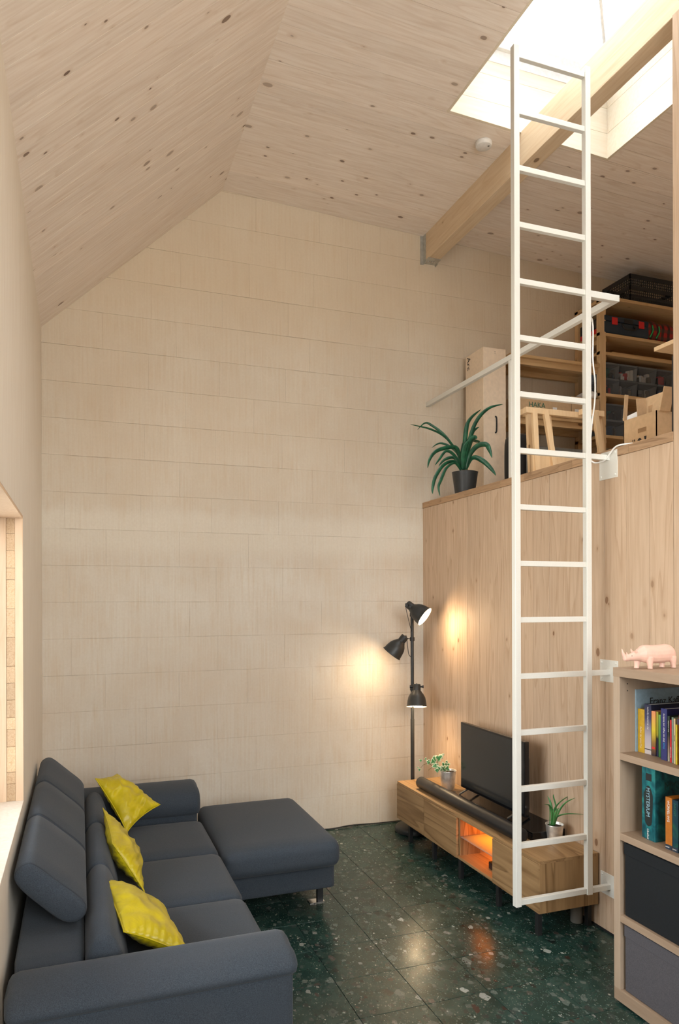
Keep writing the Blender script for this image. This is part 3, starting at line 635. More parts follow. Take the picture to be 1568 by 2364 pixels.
la = bpy.data.lights.new('niche_light', 'AREA'); la.shape = 'RECTANGLE'; la.size = .3; la.size_y = .34; la.energy = 3.2; la.color = (1, .22, .01); lo = bpy.data.objects.new('niche_light', la); COL.objects.link(lo); lo.location = (CX1 - .14, -1.42, CZ1 - .022); 
for x, y in ((2.475, CY0 + .05), (2.475, -.49), (2.475, -.86), (2.475, -1.22), (2.475, -1.65), (2.79, CY0 + .05), (2.79, -.49)): mesh_obj('leg', BX((x, y - .014, 0), (x + .025, y + .014, CZ0)), M['black'], tc, bevel=.001)
t = thing('disc_player', 'flat black box on the floor of the glowing cabinet niche', 'player', (2.6, -1.56, CZ0 + .016))
mesh_obj('housing', BX((2.53, -1.628, CZ0 + .0165), (2.76, -1.47, CZ0 + .058)), M['blackgloss'], t, bevel=.004)
mesh_obj('front_panel', BX((2.5285, -1.62, CZ0 + .022), (2.531, -1.48, CZ0 + .05)), M['black'], t)
t = thing('tv_riser', 'low flat black box on the cabinet carrying the television', 'riser', (2.72, -1.3, CZ1))
mesh_obj('housing', BX((2.61, -1.80, CZ1), (2.829, -.87, CZ1 + .046)), M['blackgloss'], t, bevel=.003)
mesh_obj('front_panel', BX((2.608, -1.79, CZ1 + .008), (2.611, -.88, CZ1 + .038)), M['black'], t)
ZT = CZ1 + .046
tv = thing('television', 'flat black television switched off on the oak cabinet', 'television', (2.68, -1.27, ZT))
ty0, ty1, tz0, tz1 = -1.655, -.915, .487, .925
mesh_obj('bezel', BX((2.66, ty0, tz0), (2.69, ty1, tz1)), M['blackgloss'], tv, bevel=.003)
mesh_obj('screen', BX((2.6588, ty0 + .01, tz0 + .018), (2.6605, ty1 - .01, tz1 - .01)), M['screen'], tv)
mesh_obj('back_shell', BX((2.69, ty0 + .04, tz0 + .02), (2.725, ty1 - .04, tz1 - .1)), M['black'], tv, bevel=.012)
for y in (ty0 + .1, ty1 - .07):
    bm = B(); beam_between(bm, (2.685, y, tz0 + .005), (2.62, y + .02, ZT + .004), .018, .008); beam_between(bm, (2.685, y, tz0 + .005), (2.755, y - .01, ZT + .004), .018, .008); mesh_obj('foot', bm, M['black'], tv, bevel=.001)
sb = thing('soundbar', 'long black cylindrical soundbar lying along the front of the cabinet', 'soundbar', (2.535, -1.2, CZ1))
bm = B(); lathe(bm, [(.030, 0), (.038, .004), (.041, .012), (.041, 1.248), (.038, 1.256), (.030, 1.26)], (2.535, -1.815, CZ1 + .0415), Vector((0, 1, 0)), 36); mesh_obj('grille', bm, M['blackmesh'], sb, smooth='auto')
for y in (-1.8155, -.5545): bm = B(); lathe(bm, [(.0, -.001), (.024, -.001), (.024, .001)], (2.535, y, CZ1 + .0415), Vector((0, 1, 0)), 24); mesh_obj('end_cap', bm, M['black'], sb)

# ------------------------------------------------------------------ three-headed floor lamp
LX, LY = 2.606, -.28
fl2 = thing('floor_lamp', 'black floor lamp with three bell-shaped spotlights in the corner', 'lamp', (LX, LY, 0))
bm = B(); lathe(bm, [(.0, 0), (.125, 0), (.135, .006), (.135, .028), (.128, .042), (.11, .052), (.03, .062), (.014, .07), (.0, .07)], (LX, LY, 0), seg=40); mesh_obj('base', bm, M['lamp_metal'], fl2, smooth='auto')
bm = B(); tube(bm, [(LX, LY, .06), (LX, LY, .85)], .0145, 16); tube(bm, [(LX, LY, .85), (LX, LY, 1.66)], .0125, 16); mesh_obj('pole', bm, M['lamp_metal'], fl2, smooth='auto')
def head(apex, d, zp, name_, watts, arm_from):
    """apex: neck end of the shade; d: direction it shines."""
    a = Vector(apex); d = Vector(d).normalized(); K = 1.3
    out = [(.0, -.002), (.021, -.002), (.023, .003), (.023, .034), (.026, .037), (.030, .044), (.040, .056), (.049, .074), (.054, .098), (.057, .122), (.0605, .127)]
    out = [(p * K, q * K) for p, q in out]
    inn = [(.058, .127), (.053, .110), (.047, .078), (.036, .058), (.020, .05), (.0, .05)]
    inn = [(p * K, q * K) for p, q in inn]
    bm = B(); lathe(bm, out, a, d, 36, cap1=False); sh = mesh_obj('lamp_shade', bm, M['lamp_metal'], fl2, smooth='auto')
    bm = B(); lathe(bm, [(.0605 * K, .127 * K)] + inn, a, d, 36, cap0=False); mesh_obj('shade_lining', bm, M['shade_in'], sh, smooth='auto')
    bm = B(); lathe(bm, [(.0, .1225 * K), (.035 * K, .1225 * K), (.0535 * K, .119 * K), (.0, .105 * K)], a, d, 28); mesh_obj('bulb', bm, M['bulb'], sh, smooth=True)
    side = d.cross(Vector((0, 0, 1))); side = side.normalized() if side.length > .1 else Vector((1, 0, 0))
    for s in (1, -1): bm = B(); lathe(bm, [(.007, .024), (.007, .042), (.011, .043), (.011, .052), (.0, .052)], a + d * .015, side * s, 12); mesh_obj('thumb_screw', bm, M['black'], sh, smooth='auto')
    pj = Vector((LX, LY, zp)); bm = B(); lathe(bm, [(.018, -.014), (.018, .014)], pj, seg=16); q = a + d * .014
    beam_between(bm, pj, q + side * .034, .014, .004); beam_between(bm, q + side * .034, q, .012, .004); mesh_obj('clamp', bm, M['black'], fl2)
    bm = B(); pth = catmull([a, a - d * .02 + Vector((0, 0, -.02)), (a + pj) / 2 + Vector((.0, 0, -.12)), pj + Vector((0, 0, -.14))], 8); tube(bm, pth, .0025, 6); mesh_obj('lamp_cord', bm, M['black'], fl2, smooth=True)
    l = bpy.data.lights.new(name_, 'SPOT'); l.energy = watts; l.color = (1, .70, .38); l.spot_size = math.radians(128); l.spot_blend = 1; l.shadow_soft_size = .05
    o = bpy.data.objects.new(name_, l); COL.objects.link(o); o.location = a + d * .135 * K; o.rotation_euler = d.to_track_quat('-Z', 'Y').to_euler()
head((LX - .062, LY - .05, 1.72), (.557, -.575, -.55), 1.64, 'upper_spot', 5, 0)
head((LX - .06, LY + .0, 1.475), (-.52, .30, -.77), 1.455, 'middle_spot', 4.5, 0)
head((LX + .012, LY - .05, 1.115), (-.10, -.20, -.97), 1.08, 'lower_spot', 13, 0)

# ------------------------------------------------------------------ plants
def leaf(path, wmax, m, parent, tilt=Vector((0, 0, 1)), fold=.25, tip=.05, name='leaf', n=6, wb=.45, peak=.45):
    P = catmull(path, n); N_ = len(P); bm = B(); rows = []
    for i, p in enumerate(P):
        t = i / (N_ - 1); d = (P[min(i + 1, N_ - 1)] - P[max(i - 1, 0)]).normalized()
        s = d.cross(tilt); s = s.normalized() if s.length > .05 else Vector((1, 0, 0)); up_ = s.cross(d).normalized()
        wv = wmax * (wb + (1 - wb) * math.sin(min(1, t / peak) * math.pi / 2)) * (1 - max(0, (t - peak) / (1 - peak)) ** 2.2) + .0004
        rows.append([bm.verts.new(p + s * wv * k * .5 + up_ * (abs(k) * wv * fold * .5)) for k in (-1, -.5, 0, .5, 1)])
    for a, b in zip(rows, rows[1:]):
        for k in range(4): bm.faces.new((a[k], a[k + 1], b[k + 1], b[k]))
    o = mesh_obj(name, bm, m, parent, smooth=True); sd_ = o.modifiers.new('thickness', 'SOLIDIFY'); sd_.thickness = .0012; return o
# strap-leaved plant on the gallery edge
PX, PY = 2.955, -.47
cl = thing('strap_leaf_plant', 'strap-leaved green plant in a dark grey pot on the gallery edge', 'plant', (PX, PY, ZM))
bm = B(); lathe(bm, [(.0, .002), (.072, .002), (.074, .008), (.096, .165), (.098, .172), (.093, .172), (.088, .15), (.0, .15)], (PX, PY, ZM), seg=40); mesh_obj('pot', bm, M['pot_dark'], cl, smooth='auto')
bm = B(); lathe(bm, [(.0, .157), (.06, .156), (.0895, .152)], (PX, PY, ZM), seg=24); mesh_obj('soil', bm, M['soil'], cl, smooth=True)
z0 = ZM + .15
def crop2(u, v, y): return at(940 + u / 5.912, 780 + v / 5.912, 'y', y)
LV = [  # leaf mid-lines read from the photograph with a depth for each point, and a width
    ([(770, 1800, -.47), (790, 1450, -.47), (840, 1150, -.45), (1010, 975, -.42)], .032), ([(790, 1800, -.47), (850, 1400, -.48), (960, 1120, -.50), (1120, 960, -.53), (1310, 905, -.56)], .026),
    ([(780, 1800, -.5), (800, 1560, -.52), (860, 1400, -.55), (930, 1355, -.58), (945, 1378, -.6)], .036), ([(775, 1820, -.48), (840, 1480, -.48), (900, 1290, -.48), (985, 1215, -.48)], .028),
    ([(800, 1800, -.49), (860, 1600, -.52), (960, 1480, -.56), (1080, 1460, -.60), (1130, 1540, -.63), (1160, 1640, -.65)], .036), ([(810, 1790, -.47), (870, 1660, -.5), (950, 1640, -.54), (1060, 1700, -.58), (1160, 1800, -.61), (1215, 1880, -.63)], .034),
    ([(760, 1800, -.46), (700, 1600, -.44), (520, 1340, -.4), (330, 1190, -.36), (240, 1165, -.33), (140, 1255, -.3)], .017), ([(750, 1790, -.47), (660, 1520, -.48), (500, 1340, -.5), (330, 1250, -.52), (180, 1210, -.54), (45, 1180, -.56)], .013),
    ([(750, 1780, -.45), (690, 1580, -.4), (560, 1470, -.36), (440, 1440, -.33), (335, 1500, -.31)], .016), ([(745, 1780, -.48), (690, 1520, -.5), (560, 1500, -.52), (400, 1550, -.54), (310, 1660, -.56), (280, 1780, -.57)], .028),
    ([(740, 1780, -.49), (660, 1620, -.52), (540, 1545, -.54), (430, 1640, -.3), (380, 1740, -.29)][:3] + [(440, 1660, -.55), (380, 1740, -.56)], .02), ([(740, 1790, -.46), (650, 1640, -.44), (520, 1660, -.42), (430, 1750, -.4)], .022),
    ([(735, 1800, -.5), (640, 1690, -.55), (500, 1740, -.6), (390, 1900, -.63), (350, 2050, -.65), (348, 2130, -.66)], .026), ([(735, 1810, -.51), (660, 1710, -.56), (540, 1780, -.62), (460, 1950, -.65), (430, 2040, -.66), (450, 2160, -.67)], .022),
    ([(780, 1790, -.44), (880, 1440, -.36), (960, 1415, -.32), (1040, 1440, -.28)], .022), ([(765, 1800, -.52), (770, 1620, -.56), (800, 1470, -.6), (850, 1400, -.63)], .036), ([(760, 1790, -.42), (745, 1600, -.38), (755, 1430, -.35)], .018)]
for pts, wd in LV:
    leaf([crop2(*p) for p in pts], wd * 1.1, M['leaf'], cl, tilt=Vector((.25, .8, .55)), fold=.3, n=7, wb=.5)
bm = B(); lathe(bm, [(.022, 0), (.028, .02), (.02, .05), (.012, .07)], (PX, PY, z0), seg=12); mesh_obj('leaf_base', bm, M['stemgreen'], cl, smooth=True)
def tinpot(name, label, x, y, r0, r1, h):
    t = thing(name, label, 'plant', (x, y, CZ1)); bm = B()
    lathe(bm, [(.0, .001), (r0, .001), (r0 + .001, .004), (r1 - .001, h - .004), (r1 + .0015, h - .002), (r1 + .001, h + .001), (r1 - .002, h), (r1 - .006, h - .014), (.0, h - .014)], (x, y, CZ1), seg=40); mesh_obj('pot', bm, M['zinc'], t, smooth='auto')
    bm = B(); lathe(bm, [(.0, h - .009), (r1 * .6, h - .010), (r1 - .006, h - .013)], (x, y, CZ1), seg=20); mesh_obj('soil', bm, M['soil'], t, smooth=True); return t
iv = tinpot('ivy_plant', 'variegated ivy in a tin pot on the far end of the cabinet', 2.70, -.66, .046, .060, .135)
def c4(u, v, y): return at(960 + u / 14.25, 1720 + v / 14.25, 'y', y)
def ivyleaf(p, d, size, n):
    p, d, n = Vector(p), Vector(d).normalized(), Vector(n); s = d.cross(n).normalized(); n = s.cross(d); sh = [(0, 0), (-.12, .38), (.25, .52), (.42, .26), (.78, .22), (1, 0), (.78, -.22), (.42, -.26), (.25, -.52), (-.12, -.38)]
    for k, (sc, off, mm) in enumerate(((1., 0, 'leafrim'), (.68, .0012, 'leaf2'))):
        bm = B(); c = bm.verts.new(p + d * size * .38 + n * (off - size * .05)); vs_ = [bm.verts.new(p + d * size * .38 + (d * (a - .38) + s * b) * size * sc + n * (off + abs(b) * size * .25)) for a, b in sh]
        for i in range(len(vs_)): bm.faces.new((c, vs_[i], vs_[(i + 1) % len(vs_)]))
        if k == 0: o = mesh_obj('leaf', bm, M[mm], iv, smooth=True); o.modifiers.new('thickness', 'SOLIDIFY').thickness = .0006
        else: mesh_obj('leaf_centre', bm, M[mm], o, smooth=True)
root = Vector((2.70, -.66, CZ1 + .125)); toC = Vector((-.45, -.85, .35))
for u, v, y, sz, dx, dz in ((600, 420, -.66, .055, .1, 1), (560, 500, -.68, .05, -.2, 1), (820, 390, -.64, .075, .8, .65), (880, 330, -.62, .05, .7, .6), (620, 640, -.72, .055, -.4, .3), (600, 700, -.74, .05, -.8, -.2), (740, 820, -.76, .055, -.3, -.7), (700, 860, -.77, .04, .2, -.6), (940, 740, -.72, .055, .2, .7),
                         (990, 640, -.68, .055, .3, .9), (1080, 640, -.66, .05, .8, .5), (1020, 560, -.62, .05, .1, 1), (1060, 800, -.74, .05, .4, -.5), (390, 545, -.66, .04, -.5, .5), (430, 500, -.66, .03, .2, 1), (140, 500, -.64, .028, -.6, .5), (190, 480, -.64, .02, .6, .4), (330, 430, -.65, .022, .1, 1), (120, 830, -.64, .026, -.2, -1), (60, 740, -.64, .018, -1, .1), (910, 620, -.7, .05, -.3, .9), (840, 800, -.76, .05, .1, -.4)):
    p = c4(u, v, y); ivyleaf(p - (Rr * dx + Vector((0, 0, 1)) * dz).normalized() * sz * .45, Rr * dx + Vector((0, 0, 1)) * dz, sz * .8, toC + Vector((R.uniform(-.4, .4), R.uniform(-.3, .3), R.uniform(-.3, .4))))
for pts in ([(740, 760, -.68), (720, 600, -.66), (700, 480, -.66)], [(640, 760, -.7), (500, 650, -.68), (380, 610, -.66), (230, 670, -.64), (130, 820, -.64)], [(560, 700, -.69), (470, 620, -.67), (440, 540, -.66)], [(960, 800, -.69), (980, 680, -.68)], [(560, 730, -.69), (470, 780, -.68), (420, 830, -.68)]):
    bm = B(); tube(bm, catmull([c4(*p) for p in pts], 5), .0016, 6); mesh_obj('stem', bm, M['stemgreen'], iv, smooth=True)
sp = tinpot('spider_plant', 'small grassy plant in a tin pot at the ladder end of the cabinet', 2.735, -1.83, .038, .050, .092)
def c2(u, v, y): return at(850 + u / 2.613, 1340 + v / 2.613, 'y', y)
for pts, wd in (([(1115, 1480, -1.83), (1120, 1400, -1.83), (1160, 1340, -1.82), (1230, 1290, -1.8)], .022), ([(1125, 1480, -1.84), (1150, 1400, -1.85), (1190, 1345, -1.87), (1250, 1312, -1.9)], .016), ([(1125, 1480, -1.84), (1140, 1430, -1.88), (1200, 1410, -1.92), (1298, 1412, -1.96)], .014),
                ([(1105, 1480, -1.83), (1110, 1400, -1.82), (1100, 1340, -1.8), (1082, 1300, -1.78)], .016), ([(1105, 1480, -1.84), (1110, 1410, -1.86), (1095, 1360, -1.88), (1065, 1350, -1.9)], .014), ([(1095, 1480, -1.83), (1098, 1400, -1.83), (1092, 1350, -1.84)], .006), ([(1120, 1480, -1.82), (1135, 1380, -1.8), (1120, 1310, -1.78), (1118, 1290, -1.78)], .01), ([(1118, 1480, -1.86), (1128, 1420, -1.9), (1150, 1370, -1.93)], .018)):
    leaf([c2(*p) for p in pts], wd * .8, M['leaf2'], sp, tilt=Vector((.3, .7, .6)), fold=.35, n=6)
# ------------------------------------------------------------------ small things near the cabinet
c = at(1343, 2134, 'z', 0); t = thing('canister', 'small white canister with a crumpled white cloth on top standing on the floor', 'canister', (2.775, c.y + .04, 0))
bm = B(); lathe(bm, [(.0, 0), (.032, 0), (.033, .003), (.033, .105), (.031, .108), (.0, .108)], (2.775, c.y + .04, 0), seg=28); mesh_obj('body', bm, M['grey'], t, smooth='auto')
bm = B(); bmesh.ops.create_icosphere(bm, subdivisions=3, radius=.032, matrix=Matrix.Translation((2.775, c.y + .04, .112)) @ Matrix.Diagonal((1, 1, .5, 1)))
for v in bm.verts: v.co += v.co.normalized() * 0 + Vector((noise.noise(v.co * 60), noise.noise(v.co * 60 + Vector((5, 0, 0))), noise.noise(v.co * 60 + Vector((0, 9, 0))))) * .005
mesh_obj('cloth', bm, M['cloth_white'], t, smooth=True)
bm = B(); tube(bm, catmull([(1.2, -.012, .004), (1.9, -.012, .004), (2.05, -.03, .006), (2.2, -.02, .012), (2.4, -.03, .008), (2.6, -.05, .006), (2.6, -.2, .006)], 6), .0045, 8)
tag(mesh_obj('power_cable', bm, M['black'], smooth=True), 'black cable lying on the floor along the foot of the back wall', 'cable')
bm = B(); zr = Z0 + 11 * D0
tube(bm, catmull([(2.885, YL + .3, zr), (2.89, YL + .2, zr - .05), at(1369, 830, 'x', 2.8), at(1374, 880, 'x', 2.8), at(1373, 930, 'x', 2.8), at(1366, 985, 'x', 2.8), at(1362, 1050, 'x', 2.78), at(1368, 1066, 'x', 2.79), at(1382, 1068, 'x', 2.80), at(1398, 1061, 'x', 2.81), at(1410, 1045, 'x', 2.82), at(1420, 1033, 'x', 2.825), at(1433, 1027, 'x', 2.832), (2.87, -2.3, ZM + .004), (2.97, -2.3, ZM + .004)], 8), .0042, 8)
tag(mesh_obj('white_cable', bm, M['cable_w'], smooth=True), 'white cable looping down from the handrail beside the ladder', 'cable')

# ------------------------------------------------------------------ bookcase
BX0, BX1, BY1, BZ = 2.427, 2.832, -2.657, 1.455
BY0 = BY1 - .78; T = .038; ST = .03
bc = thing('bookcase', 'light oak bookcase standing against the board wall', 'bookcase', (2.63, -3.0, 0))
mesh_obj('top_board', BX((BX0 - .002, BY0, BZ - T), (BX1, BY1, BZ)), M['shelf_oak_y'], bc, bevel=.001); mesh_obj('bottom_board', BX((BX0, BY0, 0.012), (BX1, BY1, .065)), M['shelf_oak_y'], bc, bevel=.001)
for y in (BY1 - T, BY0): mesh_obj('side_board', BX((BX0, y, .065), (BX1, y + T, BZ - T)), M['shelf_oak'], bc, bevel=.001)
mesh_obj('divider', BX((BX0, -3.075, .065), (BX1, -3.055, BZ - T)), M['shelf_oak'], bc)
mesh_obj('back_board', BX((BX1 - .012, BY0 + T, .065), (BX1 - .006, BY1 - T, BZ - T)), M['shelf_oak'], bc)
SH = (1.089, .743, .389)
for z in SH:
    for y0, y1 in ((-3.055, BY1 - T), (BY0 + T, -3.075)): mesh_obj('shelf', BX((BX0 + .001, y0, z - ST), (BX1 - .012, y1, z)), M['shelf_oak_y'], bc, bevel=.0008)
for x, z in ((2.47, 1.385), (2.47, 1.355), (2.47, .12), (2.47, .10)): bm = B(); lathe(bm, [(.003, -.001), (.003, .0005), (0, .0005)], (x, BY1 - T, z), Vector((0, -1, 0)), 8); mesh_obj('peg_hole', bm, M['ink'], bc)
def cm_(name, c, rough=.5): return plain(name, c, rough, noise_amt=.1, nscale=60)
YB = BY1 - T
def book(label, u0, u1, vtop, xf, depth, cover, title=None, tcol='paper', extra=None, size=.012, up_=True, zs=1.089, cat='book', name='book', group='books on the top compartment', tz=.05, pages=True):
    y1 = at(u0, 1690, 'x', xf).y; y0 = at(u1, 1690, 'x', xf).y; zt = at((u0 + u1) / 2, vtop, 'x', xf).z
    t = thing(name, label, cat, (xf + depth / 2, (y0 + y1) / 2, zs), group); m = cover; h = .0015
    bm = B(); box(bm, (xf, y0, zs), (xf + h, y1, zt)); box(bm, (xf + h, y0, zs), (xf + depth, y0 + h, zt)); box(bm, (xf + h, y1 - h, zs), (xf + depth, y1, zt)); mesh_obj('cover', bm, m, t, bevel=.0006, seg=1)
    mesh_obj('pages', BX((xf + h, y0 + h, zs + .003), (xf + depth - .004, y1 - h, zt - .003)), M['paper'], t)
    yc = (y0 + y1) / 2
    if title:
        if up_: text(title, size, (xf - .0006, yc - size * .35, zs + tz), (0, 0, 1), (0, 1, 0), M[tcol], t)   # reads upwards
        else: text(title, size, (xf - .0006, yc + size * .35, zt - tz), (0, 0, -1), (0, -1, 0), M[tcol], t)
    return t, y0, y1, zt
# facing -x the spine's reading direction: up means from foot to head with letter tops towards +y
kx = 2.512; kz = at(1470, 1592, 'x', kx).z
t = thing('large_book', 'large pale blue book standing against the side board behind the row', 'book', (2.66, YB - .008, 1.089))
blue = cm_('pale_blue_cover', (.30, .42, .50))
mesh_obj('cover', BX((kx, YB - .0075, 1.089), (2.78, YB - .0065, kz)), blue, t); mesh_obj('back_cover', BX((kx, YB - .0015, 1.089), (2.78, YB - .0005, kz)), blue, t)
mesh_obj('spine', BX((kx - .0015, YB - .0075, 1.089), (kx, YB - .0005, kz)), blue, t); mesh_obj('pages', BX((kx + .001, YB - .0065, 1.092), (2.777, YB - .0015, kz - .003)), M['paper'], t)
kp = at(1500, 1626, 'y', YB - .008); text('Franz Kafka', .042, (kp.x, YB - .0079, kp.z), (1, 0, 0), (0, 0, 1), M['ink'], t)
book('yellow book with pale spine lettering, first in the row', 1473, 1488, 1637, 2.518, .15, cm_('ochre_cover', (.50, .30, .012)), 'Zauber der guten Fee', 'card2', size=.0105, up_=False, tz=.075)
def gradient(name, stops):
    m, nt, b = mat(name); g = nt.nodes.new('ShaderNodeTexCoord'); sx = nt.nodes.new('ShaderNodeSeparateXYZ'); L(nt, g.outputs['Object'], sx.inputs[0]); L(nt, ramp(nt, math_(nt, 'MULTIPLY', sx.outputs[2], 4.6), stops), b.inputs['Base Color']); b.inputs['Roughness'].default_value = .45; return m
t, y0, y1, zt = book('thick book fading from white foot to dark navy head', 1488.5, 1503.5, 1626, 2.52, .2, gradient('navy_fade_cover', [(0, (.5, .44, .42)), (.35, (.38, .34, .38)), (.7, (.05, .05, .12)), (1, (.01, .015, .04))]), 'der deutschen Sprache', 'paper', size=.0105, tz=.105)
mesh_obj('spine_band', BX((2.5192, y0, 1.108), (2.5201, y1, 1.1115)), M['ink'], t)
t, y0, y1, zt = book('slim book with pink, orange and yellow spine', 1504.5, 1513.5, 1642, 2.515, .17, gradient('sunset_cover', [(0, (.02, .01, .02)), (.25, (.25, .13, .03)), (.5, (.65, .5, .03)), (.85, (.75, .28, .12)), (1, (.72, .25, .22))]))
mesh_obj('publisher_mark', BX((2.5142, y0 + .002, 1.118), (2.5151, y1 - .002, 1.127)), M['red'], t)
book('slim olive-yellow book with dark lower half beside the pink one', 1514, 1520, 1643, 2.52, .17, gradient('olive_cover', [(0, (.01, .012, .05)), (.35, (.01, .01, .02)), (.42, (.3, .27, .02)), (1, (.42, .40, .05))]))
book('slim green book left of the blue one', 1520.5, 1525.5, 1650, 2.52, .16, gradient('green_cover', [(0, (.02, .12, .03)), (1, (.2, .42, .08))]))
t, y0, y1, zt = book('royal blue paperback with white and light blue spine lettering', 1526, 1540, 1636, 2.495, .2, cm_('royal_blue_cover', (.022, .025, .13)), 'Zivil von Vogler und Stickburg', 'paper', size=.0095, tz=.075)
text('Osele', .011, (2.4944, (y0 + y1) / 2 - .004, 1.135), (0, 0, 1), (0, 1, 0), cm_('light_blue_print', (.05, .3, .6)), t)
book('thin dark green picture book with photo foot', 1541.5, 1546, 1653, 2.495, .15, gradient('forest_cover', [(0, (.35, .33, .25)), (.3, (.2, .12, .09)), (.5, (.02, .03, .02)), (1, (.02, .05, .03))]), 'Kinder und ihre Zeiten', 'paper', size=.005, tz=.12)
book('thin bright red book', 1547, 1550.5, 1662, 2.488, .15, cm_('red_cover', (.55, .012, .02)), 'Der kleine rote Band', 'paper', size=.005, tz=.02)
book('thin grey-green book behind the red one', 1551, 1555, 1656, 2.49, .15, cm_('sage_cover', (.2, .28, .22)))
book('thin beige book beside the sage one', 1555.5, 1559.5, 1659, 2.485, .15, cm_('beige_cover', (.55, .42, .25)), 'Geschichten', 'ink', size=.005, tz=.09)
book('thin short yellow book', 1560, 1563.5, 1673, 2.482, .14, cm_('lemon_cover', (.6, .48, .02)))
book('dark blue book near the frame edge', 1564, 1567, 1660, 2.49, .15, cm_('dark_blue_cover', (.02, .06, .12)))
book('crimson book at the end of the row', 1567.5, 1576, 1652, 2.48, .17, cm_('crimson_cover', (.4, .02, .05)))
# games
def swirl(name, a, b, c):
    m, nt, bs = mat(name); v = coords(nt); n = tex(nt, 'ShaderNodeTexNoise', v, 14, Detail=4, Distortion=1.5)
    L(nt, ramp(nt, n.outputs[0], [(.3, a), (.52, b), (.72, c)]), bs.inputs['Base Color']); bs.inputs['Roughness'].default_value = .35; return m
gx = 2.475; g0, g1 = at(1482, 1850, 'x', gx).y, at(1513, 1850, 'x', gx).y
t = thing('board_game', 'thick teal board game box standing upright with black title plate', 'game box', (gx + .14, (g0 + g1) / 2, .743))
gz = at(1497, 1772, 'x', gx).z
teal = swirl('teal_game_box', (.004, .035, .05), (.01, .13, .15), (.03, .26, .24)); mesh_obj('lid', BX((gx, g1, .743), (gx + .29, g1 + .05, gz)), teal, t, bevel=.001); mesh_obj('box_base', BX((gx + .001, g1 + .05, .745), (gx + .289, g0, gz - .002)), teal, t, bevel=.001)
yc = (g0 + g1) / 2; bm = B(); pl = [(0, yc + .024 * math.cos(a) * (1 + .1 * math.sin(5 * a)), .885 + .085 * math.copysign(abs(math.sin(a)) ** .6, math.sin(a))) for a in [k * math.pi / 14 for k in range(28)]]
prism(bm, [(gx - .0005, p[1], p[2]) for p in pl], (.001, 0, 0)); mesh_obj('title_plate', bm, cm_('dark_title_plate', (.012, .018, .016)), t)
mesh_obj('picture', BX((gx - .0006, yc - .018, gz - .055), (gx, yc + .014, gz - .025)), M['ink'], t)
text('MYSTERIUM', .027, (gx - .0012, yc + .010, .962), (0, 0, -1), (0, -1, 0), cm_('pale_blue_print', (.3, .5, .6)), t, sx=.86)
text('Libellud', .014, (gx - .0012, yc + .006, .79), (0, 0, -1), (0, -1, 0), M['paper'], t)
text('MYSTERIUM', .05, (gx + .045, g1 - .0008, .955), (1, 0, 0), (0, 0, 1), cm_('dim_teal_print', (.02, .09, .09)), t)
gx = 2.465
def game(label, u0, u1, vt, col, title, tc_, foot):
    y1, y0 = at(u0, 1870, 'x', gx).y, at(u1, 1870, 'x', gx).y; zt = at((u0 + u1) / 2, vt, 'x', gx).z
    t = thing('small_game', label, 'game box', (gx + .08, (y0 + y1) / 2, .743), 'small game boxes in the second compartment')
    mesh_obj('box', BX((gx, y0, .743), (gx + .16, y1, zt)), col, t, bevel=.001); mesh_obj('foot_band', BX((gx - .0008, y0 + .0004, .743), (gx, y1 - .0004, .762)), foot, t)
    text(title, .0165, (gx - .001, (y0 + y1) / 2 + .006, zt - .012), (0, 0, -1), (0, -1, 0), M[tc_], t, sx=.9); text('SCHMIDT', .006, (gx - .0014, y1 - .002, .75), (0, -1, 0), (0, 0, 1), M['paper'], t, sx=.8)
    return t
game('narrow orange game box with white title', 1536.5, 1551.5, 1841, cm_('orange_game', (.45, .14, .01)), 'WÜRFEL-WG', 'paper', M['navy'])
game('narrow dark teal game box beside the orange one', 1552.5, 1566, 1848, swirl('dark_game', (.005, .02, .04), (.01, .05, .07), (.02, .12, .06)), 'NACHT', 'inkgreen', M['navy'])
# fabric boxes
for lab, z0_, z1_, m in (('black fabric storage box in the third compartment', .389, .713 - .006, 'boxblack'), ('grey fabric storage box in the bottom compartment', .065, .359 - .006, 'boxgrey')):
    for (y0, y1, first) in ((-3.05, YB - .012, True),):
        t = thing('fabric_box', lab, 'storage box', (2.62, (y0 + y1) / 2, z0_)); bm = B(); box(bm, (BX0 + .014, y0, z0_ + .001), (BX1 - .03, y1, z1_ - .004)); mesh_obj('body', bm, M[m], t, bevel=.006, seg=3)
        mesh_obj('rim_band', BX((BX0 + .011, y0 - .001 + .001, z1_ - .052), (BX0 + .0145, y1, z1_ - .004)), M[m], t, bevel=.001)

# ------------------------------------------------------------------ rhino figure
rx0 = at(1430, 1520, 'y', -2.745); rxl = at(1550, 1520, 'y', -2.745); RL = rxl.x - rx0.x; rb = thing('rhino_figure', 'pale pink toy rhinoceros standing on top of the bookcase', 'figurine', ((rx0.x + rxl.x) / 2, -2.76, BZ))
def rp(s, h, y=0): return Vector((rx0.x + RL * s, -2.76 + y * RL, BZ + h * RL))
bm = B()
def loft(secs, seg=16, caps=True):
    Rg = []
    for (s, h, y, rh, ry) in secs: Rg.append([bm.verts.new(rp(s, h + rh * math.sin(2 * math.pi * k / seg), y + ry * math.cos(2 * math.pi * k / seg))) for k in range(seg)])
    for A, C in zip(Rg, Rg[1:]):
        for k in range(seg): bm.faces.new((A[k], A[(k + 1) % seg], C[(k + 1) % seg], C[k]))
    bm.faces.new(Rg[0][::-1]); bm.faces.new(Rg[-1])
